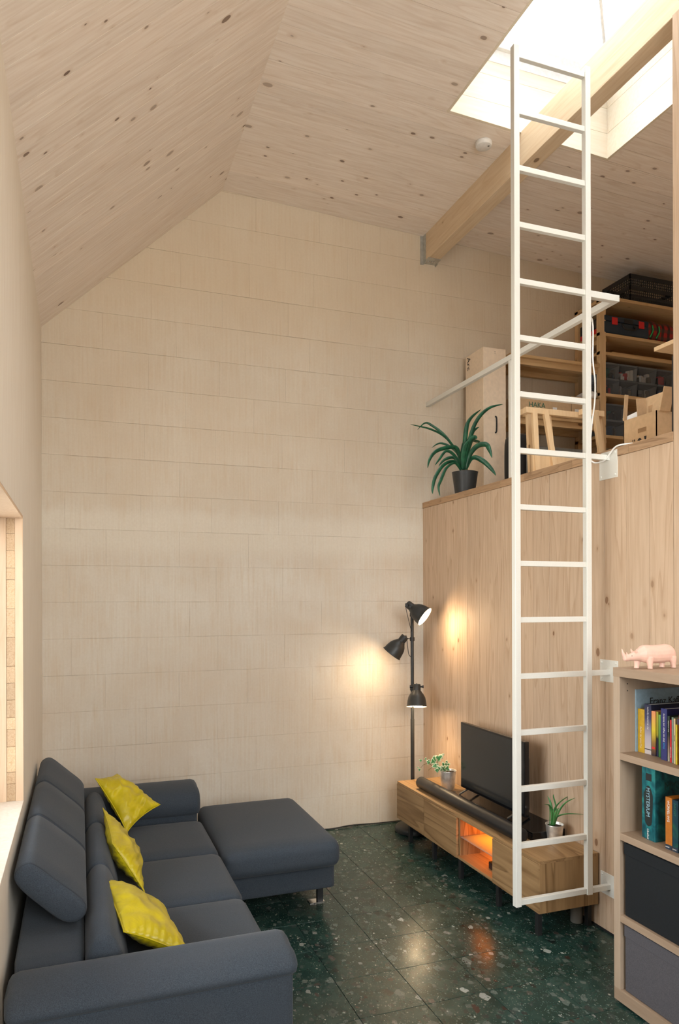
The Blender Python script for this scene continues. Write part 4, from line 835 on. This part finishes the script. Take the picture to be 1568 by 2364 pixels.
loft([(.03, .175, 0, .022, .022), (.045, .165, 0, .04, .034), (.10, .172, 0, .048, .042), (.17, .185, 0, .058, .052), (.24, .197, 0, .072, .062), (.29, .21, 0, .085, .07), (.33, .222, 0, .10, .085), (.38, .228, 0, .128, .108), (.46, .223, 0, .138, .122), (.58, .215, 0, .138, .13), (.70, .218, 0, .14, .13), (.82, .225, 0, .143, .125), (.90, .222, 0, .13, .11), (.955, .21, 0, .10, .085), (.985, .20, 0, .055, .05)])
for s, y in ((.42, .075), (.34, -.0), (.87, .075), (.81, -.0)):
    pass
def legp(s, y, lean):
    pts = [(s + lean, .18, .062), (s + lean * .6, .11, .052), (s + lean * .3, .06, .04), (s, .02, .037), (s, .003, .042)]
    Rg = [[bm.verts.new(rp(a + r * math.cos(2 * math.pi * k / 12), h, y + r * .95 * math.sin(2 * math.pi * k / 12))) for k in range(12)] for a, h, r in pts]
    for A, C in zip(Rg, Rg[1:]):
        for k in range(12): bm.faces.new((A[k], A[(k + 1) % 12], C[(k + 1) % 12], C[k]))
    bm.faces.new(Rg[0][::-1]); bm.faces.new(Rg[-1])
legp(.47, -.07, -.01); legp(.34, .07, .02); legp(.92, -.07, -.02); legp(.83, .07, .01)
def spike(p, q, r):
    P_ = catmull([p, (Vector(p) + Vector(q)) / 2 + Vector((-.002, 0, 0)), q], 5); tube(bm, P_, [r * (1 - i / len(P_)) + .0008 for i in range(len(P_))], 10)
spike(rp(.055, .19), rp(.0, .315), .024 * RL * 1.3); spike(rp(.105, .205), rp(.085, .268), .018 * RL * 1.2)
for s in (1, -1): spike(rp(.235, .255, .045 * s), rp(.225, .31, .06 * s), .02 * RL)
bmt = [rp(.98, .27), rp(1.0, .22), rp(.995, .15)]; tube(bm, catmull(bmt, 4), .0022, 8)
ro = mesh_obj('body', bm, M['pink'], rb, smooth=True); rm = ro.modifiers.new('remesh', 'REMESH'); rm.mode = 'VOXEL'; rm.voxel_size = .0016; rm.use_smooth_shade = True; sm = ro.modifiers.new('smooth', 'SMOOTH'); sm.iterations = 12; sm.factor = .5
for s in (1, -1): bm = B(); bmesh.ops.create_uvsphere(bm, u_segments=8, v_segments=6, radius=.0018, matrix=Matrix.Translation(rp(.15, .205, .046 * s))); mesh_obj('eye', bm, M['ink'], rb, smooth=True)

# ------------------------------------------------------------------ gallery: pine racks along the back wall
ZG = ZM
rk = thing('storage_rack', 'tall raw pine storage rack filled with boxes on the gallery', 'rack', (4.95, -.18, ZG))
RX0, RX1, RD = 4.32, 5.75, -.33
for x in (RX0, RX1 - .06):
    mesh_obj('post', BX((x, RD, ZG), (x + .06, RD + .045, 4.27)), M['rack_post'], rk, bevel=.002); mesh_obj('post', BX((x, -.05, ZG), (x + .06, -.005, 4.27)), M['rack_post'], rk, bevel=.002)
RZ = []
for v in (690, 767, 811, 906.5, 1003): RZ.append(at(1394, v, 'y', RD).z)
for i, z in enumerate(RZ + [ZG + .12]):
    d0 = -.39 if i == 0 else RD
    o = mesh_obj('shelf', BX((RX0 - .0, d0 + .002, z - .026), (RX1, -.006, z)), M['rack_pine'], rk, bevel=.001)
    mesh_obj('cleat', BX((RX0 + .0605, RD + .03, z - .062), (RX0 + .09, -.02, z - .026)), M['rack_pine'], rk)
lr = thing('low_rack', 'lower raw pine rack with wide shelves left of the tall rack', 'rack', (3.9, -.18, ZG))
LX0 = 3.47
for x in (LX0, 3.86): mesh_obj('post', BX((x, -.05, ZG), (x + .05, -.005, 3.2)), M['rack_post'], lr)
mesh_obj('post', BX((LX0, RD, ZG), (LX0 + .05, RD + .045, 3.66)), M['rack_post'], lr)
z1 = at(1205, 817, 'y', -.33).z; z2 = at(1205, 955, 'y', -.33).z
for z in (z1, z2, ZG + .15):
    for y0, y1 in ((-.33, -.232), (-.226, -.125), (-.119, -.01)): mesh_obj('shelf_board', BX((LX0 - .02, y0, z - .024), (RX0 - .002, y1, z)), M['rack_pine'], lr, bevel=.001)
    mesh_obj('cleat', BX((LX0, -.30, z - .07), (RX0 - .002, -.265, z - .024)), M['rack_pine'], lr); mesh_obj('cleat', BX((LX0, -.05, z - .07), (RX0 - .002, -.02, z - .024)), M['rack_pine'], lr)
# things on the racks
ZA, ZB_, ZC, ZD, ZE = RZ
t = thing('folding_crate', 'black plastic lattice crate on the top of the tall rack', 'crate', (4.95, -.22, ZA)); cx0, cx1, cy0, cy1, cz0, cz1 = 4.58, 5.2, -.39, -.06, ZA, ZA + .22
mesh_obj('base', BX((cx0, cy0, cz0), (cx1, cy1, cz0 + .02)), M['black'], t); bm = B()
for (a, b) in (((cx0, cy0), (cx1, cy0)), ((cx0, cy0), (cx0, cy1)), ((cx1, cy0), (cx1, cy1)), ((cx0, cy1), (cx1, cy1))):
    for z, h in ((cz0 + .02, .02), (cz0 + .09, .035), (cz1 - .035, .035)): box(bm, (a[0] - .004, a[1] - .004, z), (b[0] + .004, b[1] + .004, z + h))
mesh_obj('rim', bm, M['black'], t); bm = B()
nx = 30
for i in range(nx + 1):
    x = cx0 + (cx1 - cx0) * i / nx; 
    for y in (cy0, cy1): box(bm, (x - .003, y - .003, cz0), (x + .003, y + .003, cz1 - .01))
for i in range(17):
    y = cy0 + (cy1 - cy0) * i / 16
    for x in (cx0, cx1): box(bm, (x - .003, y - .003, cz0), (x + .003, y + .003, cz1 - .01))
for z in (cz0 + .045, cz0 + .067, cz0 + .14, cz0 + .163):
    for (a, b) in (((cx0, cy0), (cx1, cy0)), ((cx0, cy0), (cx0, cy1)), ((cx1, cy0), (cx1, cy1)), ((cx0, cy1), (cx1, cy1))): box(bm, (a[0] - .002, a[1] - .002, z), (b[0] + .002, b[1] + .002, z + .005))
tag(mesh_obj('lattice', bm, M['black'], t), kind='stuff')
t = thing('tool_case', 'dark blue tool case with red latches on the second shelf', 'case', (4.62, -.2, ZB_))
tx0, tx1 = at(1397, 750, 'y', -.34).x, at(1500, 750, 'y', -.34).x; tz = ZB_
mesh_obj('case_body', BX((tx0, -.335, tz + .004), (tx1, -.06, tz + .10)), M['navy'], t, bevel=.01, seg=3); mesh_obj('case_lid', BX((tx0, -.335, tz + .103), (tx1, -.06, tz + .15)), M['navy'], t, bevel=.01, seg=3)
for f in (.22, .82): x = tx0 + (tx1 - tx0) * f; mesh_obj('latch', BX((x - .028, -.342, tz + .075), (x + .028, -.334, tz + .135)), M['red'], t, bevel=.002)
bm = B(); xm = (tx0 + tx1) / 2 + .01; tube(bm, catmull([(xm - .06, -.335, tz + .09), (xm - .055, -.36, tz + .045), (xm + .055, -.36, tz + .045), (xm + .06, -.335, tz + .09)], 6), .008, 8); mesh_obj('handle', bm, M['black'], t, smooth=True)
mesh_obj('label_plate', BX((xm - .04, -.337, tz + .1), (xm + .05, -.334, tz + .135)), M['black'], t)
t = thing('tool_case', 'black and red case behind the front post of the tall rack', 'case', (4.36, -.2, ZB_)); mesh_obj('case_body', BX((4.335, -.27, ZB_ + .002), (4.42, -.06, ZB_ + .05)), M['red'], t, bevel=.004); mesh_obj('case_lid', BX((4.335, -.27, ZB_ + .052), (4.42, -.06, ZB_ + .13)), M['black'], t, bevel=.004)
def tartan():
    m, nt, b = mat('red_tartan'); v = coords(nt, rnd=0); w1 = tex(nt, 'ShaderNodeTexWave', v, 5, _bands_direction='X'); w2_ = tex(nt, 'ShaderNodeTexWave', v, 5, _bands_direction='Z')
    c = mix(nt, math_(nt, 'GREATER_THAN', w1.outputs[1], .6), (.35, .015, .012), (.05, .01, .012)); c = mix(nt, math_(nt, 'MULTIPLY', math_(nt, 'GREATER_THAN', w2_.outputs[1], .6), .6), c, (.03, .04, .03)); L(nt, c, b.inputs['Base Color']); return m
t = thing('tartan_bag', 'red tartan bag with green handles at the right end of the second shelf', 'bag', (4.97, -.2, ZB_)); bm = B(); softbox(bm, (4.79, -.32, ZB_ + .001), (5.18, -.08, ZB_ + .17), .06, (0, 0, .02), 8)
for v in bm.verts:
    if v.co.z > ZB_ + .02: v.co += Vector((noise.noise(v.co * 14), noise.noise(v.co * 14 + Vector((3, 0, 0))), noise.noise(v.co * 14 + Vector((0, 7, 0))))) * .02
mesh_obj('bag_body', bm, tartan(), t, smooth=True)
for x in (4.85, 4.92): bm = B(); tube(bm, catmull([(x, -.325, ZB_ + .02), (x + .02, -.34, ZB_ + .07), (x + .02, -.335, ZB_ + .12)], 5), .005, 6); mesh_obj('handle', bm, cm_('green_strap', (.01, .35, .08)), t, smooth=True)
def bin_(x0, x1, z, h, label, cols, y0=-.318, y1=-.05):
    t = thing('plastic_bin', label, 'storage bin', ((x0 + x1) / 2, (y0 + y1) / 2, z), 'clear plastic bins on the tall rack'); th_ = .003; bm = B(); s = .012
    for a, b in (((x0 + s, y0 + s, z), (x1 - s, y1 - s, z + th_)),): box(bm, a, b)
    A = [(x0 + s, y0 + s), (x1 - s, y0 + s), (x1 - s, y1 - s), (x0 + s, y1 - s)]; C = [(x0 + .003, y0 + .003), (x1 - .003, y0 + .003), (x1 - .003, y1 - .003), (x0 + .003, y1 - .003)]
    va = [bm.verts.new((*p, z + th_)) for p in A]; vc = [bm.verts.new((*p, z + h - .016)) for p in C]
    for k in range(4): bm.faces.new((va[k], va[(k + 1) % 4], vc[(k + 1) % 4], vc[k]))
    mesh_obj('bin_body', bm, M['clear'], t)
    bm = B(); box(bm, (x0, y0, z + h - .018), (x1, y1, z + h - .002)); mesh_obj('bin_lid', bm, M['clearlid'], t, bevel=.005)
    bm = B()
    for k in range(14):
        cx, cy = R.uniform(x0 + .04, x1 - .04), R.uniform(y0 + .045, y0 + .12); r_ = R.uniform(.012, .03); hh = R.uniform(.03, h * .72); ax_ = Matrix.Rotation(R.uniform(0, 3), 3, 'Z'); obox(bm, (cx, cy, z + .004 + hh / 2), (ax_ @ Vector((1, 0, 0)), ax_ @ Vector((0, 1, 0)), Vector((0, 0, 1))), (min(r_, .028), .016, hh / 2))
        for f in list(bm.faces)[-6:]: f.material_index = k % len(cols)
    o = mesh_obj('bin_contents', bm, [M[c_] for c_ in cols], loc=((x0 + x1) / 2, (y0 + y1) / 2, z)); tag(o, 'small loose things inside the ' + label, 'contents', kind='stuff')
    return t
M['teal'] = cm_('teal_plastic', (.02, .16, .16)); M['redp'] = cm_('red_plastic', (.5, .02, .03)); M['bluep'] = cm_('blue_plastic', (.03, .07, .16)); M['blk2'] = cm_('charcoal_plastic', (.05, .055, .065))
xs = [at(u, 870, 'y', -.318).x for u in (1393, 1433, 1475, 1519, 1562)]
bt = (at(1410, 836, 'y', -.318).z - ZD) / 2
if True:
    hb = bt
    nm = ('leftmost', 'second', 'third', 'rightmost'); cs = (['teal', 'blk2', 'bluep', 'grey'], ['cloth_white', 'cloth_white', 'redp', 'paper'], ['grey', 'card2', 'cloth_white'], ['redp', 'blk2', 'bluep', 'card2']); cs2 = (['redp', 'redp', 'cloth_white', 'blk2'], ['blk2', 'cloth_white', 'grey'], ['grey', 'paper', 'blk2'], ['blk2', 'bluep', 'grey'])
    for k in range(4):
        bin_(xs[k] + .004, xs[k + 1] - .004, ZD, hb, 'clear plastic bin in the lower row of the fourth shelf, %s of four' % nm[k], cs2[k])
        bin_(xs[k] + .004, xs[k + 1] - .004, ZD + hb, hb, 'clear plastic bin in the upper row of the fourth shelf, %s of four' % nm[k], cs[k])
hb = (at(1410, 931, 'y', -.318).z - ZE) / 2
bin_(xs[0] + .004, at(1450, 960, 'y', -.318).x, ZE, hb, 'wide clear bin of dark parts at the bottom of the lowest pair', ['blk2', 'bluep', 'blk2', 'cloth_white']); bin_(xs[0] + .004, at(1450, 960, 'y', -.318).x, ZE + hb, hb, 'wide clear bin of dark parts on top of the lowest pair', ['blk2', 'grey', 'blk2', 'teal'])
# loose boards on the third shelf
t = mesh_obj('wood_board', BX((4.47, -.30, ZC), (5.35, -.2, ZC + .02)), M['rack_pine'], bevel=.001); tag(t, 'long loose pine board lying on the third shelf of the tall rack', 'board')
t = mesh_obj('wood_board', BX((4.10, -.22, z1), (4.36, -.1, z1 + .03)), M['card2'], bevel=.002); tag(t, 'short pale board end on the upper board of the low rack', 'board')
# boxes on the low rack
def carton(name, label, a, b, m='card', tape=True):
    t = thing(name, label, 'cardboard box', ((a[0] + b[0]) / 2, (a[1] + b[1]) / 2, min(a[2], b[2]))); mesh_obj('box_body', BX(a, b), M[m], t, bevel=.002); return t
fz = at(1270, 920, 'y', -.34).z - z2
t = carton('carton', 'long brown carton with green lettering on the low rack', (3.50, -.34, z2), (4.02, -.05, z2 + fz)); hx = at(1221, 936, 'y', -.341)
text('HAKA', .058, (hx.x, -.3412, z2 + fz * .42), (1, 0, 0), (0, 0, 1), M['inkgreen'], t)
mesh_obj('paper_label', BX((3.84, -.3416, z2 + .02), (3.88, -.34, z2 + .075)), M['paper'], t)
t = carton('carton', 'brown carton with a green stripe next to the long lettered one', (4.03, -.335, z2), (4.31, -.05, z2 + fz + .04)); mesh_obj('paper_label', BX((4.06, -.3366, z2 + .02), (4.10, -.335, z2 + .08)), M['paper'], t); mesh_obj('printed_stripe', BX((4.22, -.3366, z2 + .015), (4.25, -.335, z2 + .08)), M['inkgreen'], t)
t = thing('ratchet_bar', 'black toothed metal bar lying across the cartons', 'tool', (4.1, -.2, z2 + fz)); bm = B(); pa, pb = Vector((3.93, -.2, z2 + fz + .008)), Vector((4.24, -.2, z2 + fz + .075)); beam_between(bm, pa, pb, .03, .014); mesh_obj('bar', bm, M['black'], t)
bm = B()
for k in range(12): p = pa.lerp(pb, (k + .5) / 12) + Vector((0, 0, .013)); beam_between(bm, p, p + Vector((.006, 0, .014)), .012, .006)
mesh_obj('teeth', bm, M['galv'], t)
# dark stored things at the foot of the racks
t = thing('dark_case', 'large charcoal case standing under the low rack', 'case', (3.95, -.2, ZG + .15)); mesh_obj('body', BX((3.72, -.30, ZG + .15), (4.2, -.06, ZG + .42)), M['blk2'], t, bevel=.01); mesh_obj('lid', BX((3.715, -.305, ZG + .42), (4.205, -.055, ZG + .46)), M['grey'], t, bevel=.006)
t = thing('backpack', 'black padded bag standing left of the pine trestles', 'bag', (3.13, -.75, ZG)); bm = B(); softbox(bm, (3.17, -.80, ZG + .001), (3.33, -.64, ZG + .42), .05, (.01, .01, 0), 8); mesh_obj('body', bm, M['black'], t, smooth=True)
bm = B(); tube(bm, catmull([(3.27, -.81, ZG + .08), (3.26, -.825, ZG + .2), (3.27, -.81, ZG + .33)], 5), .008, 6); mesh_obj('strap', bm, M['grey'], t, smooth=True); mesh_obj('zip_tag', BX((3.28, -.818, ZG + .2), (3.288, -.808, ZG + .25)), M['paper'], t)
# pine trestles leaning in front of the racks
def trestle(label, x0, x1, y, legs, zt, low):
    t = thing('trestle', label, 'trestle', ((x0 + x1) / 2, y, ZG), 'pine trestles on the gallery')
    mesh_obj('top_rail', BX((x0, y - .018, zt - .04), (x1, y + .018, zt)), M['rack_pine'] if 0 else M['trestle'], t, bevel=.002)
    for (a, b, dy) in legs: bm = B(); beam_between(bm, (b, y + dy, ZG + .0), (a, y + dy * .3, zt - .01), .038, .026, Vector((0, 1, 0))); mesh_obj('leg', bm, M['trestle'], t, bevel=.002)
    if low: mesh_obj('lower_board', BX((x0 + .06, y - .012, ZG + .10), (x1 - .03, y + .012, ZG + .24)), M['trestle'], t, bevel=.002)
    return t
yt = -1.0; a = at(1212, 940, 'y', yt); 
trestle('nearer pine trestle with a broad lower board, behind the ladder', a.x, at(1352, 955, 'y', yt).x, yt, ((at(1232, 945, 'y', yt).x, at(1238, 1080, 'y', yt).x, -.02), (at(1257, 945, 'y', yt).x, at(1282, 1080, 'y', yt).x, -.03), (at(1267, 945, 'y', yt).x, at(1293, 1080, 'y', yt).x, .05)), a.z, True)
a2 = at(1372, 948, 'y', -1.05)
trestle('second pine trestle with splayed legs right of the ladder', at(1340, 948, 'y', -1.05).x, at(1392, 950, 'y', -1.05).x, -1.05, ((a2.x, at(1392, 1050, 'y', -1.05).x, -.03), (at(1384, 950, 'y', -1.05).x, at(1407, 1050, 'y', -1.05).x, .04)), a2.z, False)
trestle('narrow pine trestle end leaning left of the others', at(1204, 945, 'y', -.9).x, at(1226, 945, 'y', -.9).x, -.9, ((at(1219, 945, 'y', -.9).x, at(1224, 1080, 'y', -.9).x, -.02),), at(1212, 945, 'y', -.9).z, False)
# tall flat carton standing in the corner
ty = -.36; x0, x1, zt_ = at(1116, 800, 'y', ty).x, at(1168, 804, 'y', ty).x, at(1116, 800, 'y', ty).z
t = carton('tall_carton', 'tall narrow pale carton standing upright behind the plant', (x0, ty, ZG), (x1, -.09, zt_), 'card2')
text('Arc', .072, (x0 - .0008, -.115, zt_ - .012), (0, 0, -1), (0, -1, 0), M['ink'], t, sx=1.0)
bm = B(); hc = at(1143, 980, 'y', ty - .002); tube(bm, catmull([(hc.x, ty - .001, hc.z + .062), (hc.x + .012, ty - .006, hc.z + .05), (hc.x + .012, ty - .006, hc.z - .05), (hc.x, ty - .001, hc.z - .062)], 6), .006, 8); mesh_obj('handle', bm, M['ink'], t, smooth=True)
for dx, dz in ((0, 0), (.008, 0), (.0, -.012), (.008, -.012)): mesh_obj('staple', BX((hc.x + dx - .003, ty - .001, zt_ - .03 + dz), (hc.x + dx, ty + .0, zt_ - .026 + dz)), M['ink'], t)
# open carton near the gallery edge
ox0, oy0 = 3.0, 0
c0, c1, c2_ = at(1440, 1000, 'x', 3.25), at(1516, 1000, 'x', 3.25), None
bxx, by1, by0 = 3.25, c0.y, c1.y; bzt = at(1440, 972, 'x', bxx).z; bx2 = at(1553, 960, 'y', by0).x
t = thing('open_carton', 'open brown carton with raised flaps at the gallery edge', 'cardboard box', ((bxx + bx2) / 2, (by0 + by1) / 2, ZG)); th_ = .005; bm = B()
for p, q in (((bxx, by0, ZG), (bx2, by1, ZG + th_)), ((bxx, by0, ZG), (bxx + th_, by1, bzt)), ((bx2 - th_, by0, ZG), (bx2, by1, bzt)), ((bxx, by0, ZG), (bx2, by0 + th_, bzt)), ((bxx, by1 - th_, ZG), (bx2, by1, bzt))): box(bm, p, q)
mesh_obj('box_body', bm, M['card'], t)
def flap(p, q, h, lean, dirv): bm = B(); p, q = Vector(p), Vector(q); upv = (Vector((0, 0, 1)) + Vector(dirv) * lean).normalized() * h; prism(bm, [p, q, q + upv - (q - p) * .02, p + upv + (q - p) * .02], Vector(dirv).normalized() * .005); mesh_obj('flap', bm, M['card'], t)
flap((bxx + .02, by0, bzt), (bx2 - .02, by0, bzt), .13, .25, (0, -1, 0)); flap((bxx + .02, by1 - .005, bzt), (bx2 - .12, by1 - .005, bzt), .15, -.1, (0, 1, 0)); flap((bx2 - .005, by0 + .02, bzt), (bx2 - .005, by1 - .02, bzt), .14, .15, (1, 0, 0))
# print on the carton's side that faces the room
pz = at(1478, 1010, 'x', bxx).z; py = (by0 + by1) / 2
bm = B(); obox(bm, (bxx - .0008, py - .02, bzt - .085), (Vector((1, 0, 0)), Vector((0, 1, 0)), Vector((0, 0, 1))), (.001, .032, .012)); mesh_obj('hand_hole', bm, M['carddark'], t, bevel=.0005)
for k, kind in enumerate(('arrows', 'umbrella', 'glass')):
    yy = py + .045 - k * .045; zz = bzt - .155; bm = B(); X_ = bxx - .0012
    if kind == 'arrows':
        for dy in (-.007, .007): box(bm, (X_, yy + dy - .0012, zz), (X_ + .001, yy + dy + .0012, zz + .022)); prism(bm, [(X_, yy + dy - .005, zz + .02), (X_, yy + dy + .005, zz + .02), (X_, yy + dy, zz + .03)], (.001, 0, 0))
        box(bm, (X_, yy - .014, zz - .004), (X_ + .001, yy + .014, zz - .001))
    elif kind == 'umbrella': prism(bm, [(X_, yy + .015 * math.cos(a_), zz + .014 + .013 * math.sin(a_)) for a_ in [j * math.pi / 8 for j in range(9)]], (.001, 0, 0)); box(bm, (X_, yy - .001, zz), (X_ + .001, yy + .001, zz + .015))
    else: prism(bm, [(X_, yy - .009, zz + .03), (X_, yy + .009, zz + .03), (X_, yy + .006, zz + .014), (X_, yy, zz + .01), (X_, yy - .006, zz + .014)], (.001, 0, 0)); box(bm, (X_, yy - .001, zz), (X_ + .001, yy + .001, zz + .012)); box(bm, (X_, yy - .006, zz - .001), (X_ + .001, yy + .006, zz + .001))
    mesh_obj('handling_symbol', bm, M['ink'], t)
t = mesh_obj('paper_sheet', (lambda bm: (prism(bm, [(bxx + .03, by1 - .03, bzt - .06), (bxx + .13, by1 - .05, bzt - .06), (bxx + .13, by1 - .05, bzt + .085), (bxx + .01, by1 + .02, bzt + .02)], (0, .001, 0)), bm)[1])(B()), M['paper']); tag(t, 'white paper sheet sticking out of the open carton', 'paper')
for k, (yy, lab) in enumerate(((-.06, 'folded cardboard piece poking up at the middle of the open carton'), (-.10, 'torn cardboard strip beside the white sheet in the open carton'))):
    bm = B(); prism(bm, [(bxx + .06 + k * .05, by1 + yy, bzt - .1), (bxx + .12 + k * .05, by1 + yy, bzt - .1), (bxx + .11 + k * .05, by1 + yy, bzt + .13 - k * .03), (bxx + .04 + k * .05, by1 + yy, bzt + .12 - k * .05)], (0, .004, 0)); tag(mesh_obj('cardboard_piece', bm, M['card'], bevel=.0005), lab, 'cardboard')
t = thing('plastic_sack', 'crumpled white plastic sack lying on the cartons of the low rack', 'bag', (4.27, -.2, z2 + fz + .04)); bm = B(); softbox(bm, (4.20, -.32, z2 + fz + .041), (4.315, -.08, z2 + fz + .11), .04, (0, 0, .01), 8)
for v in bm.verts:
    if v.co.z > z2 + fz + .05: v.co += Vector((noise.noise(v.co * 20), noise.noise(v.co * 20 + Vector((3, 0, 0))), noise.noise(v.co * 20 + Vector((0, 7, 0))))) * .012
mesh_obj('body', bm, M['cloth_white'], t, smooth=True)
q = at(1551.5, 900, 'y', -2.40); q2 = at(1551.5, 822, 'y', -2.40)
tag(mesh_obj('dark_board', BX((q.x, -2.58, ZG), (q.x + .014, -2.40, q2.z)), M['black']), 'upright black board just behind the end of the panelled wall', 'board')
# desk board at the frame edge
dx = 3.6; p = at(1510, 812, 'x', dx)
t = thing('desk', 'pine desk top ending at the frame edge on the gallery', 'desk', (dx + .3, p.y - .4, ZG))
mesh_obj('desk_top', BX((dx, p.y - .9, p.z), (dx + .62, p.y, p.z + .026)), M['trestle'], t, bevel=.002)
for x, y in ((dx + .12, p.y - .12), (dx + .12, p.y - .8), (dx + .52, p.y - .12), (dx + .52, p.y - .8)): mesh_obj('leg', BX((x, y - .02, ZG), (x + .04, y + .02, p.z)), M['black'], t)
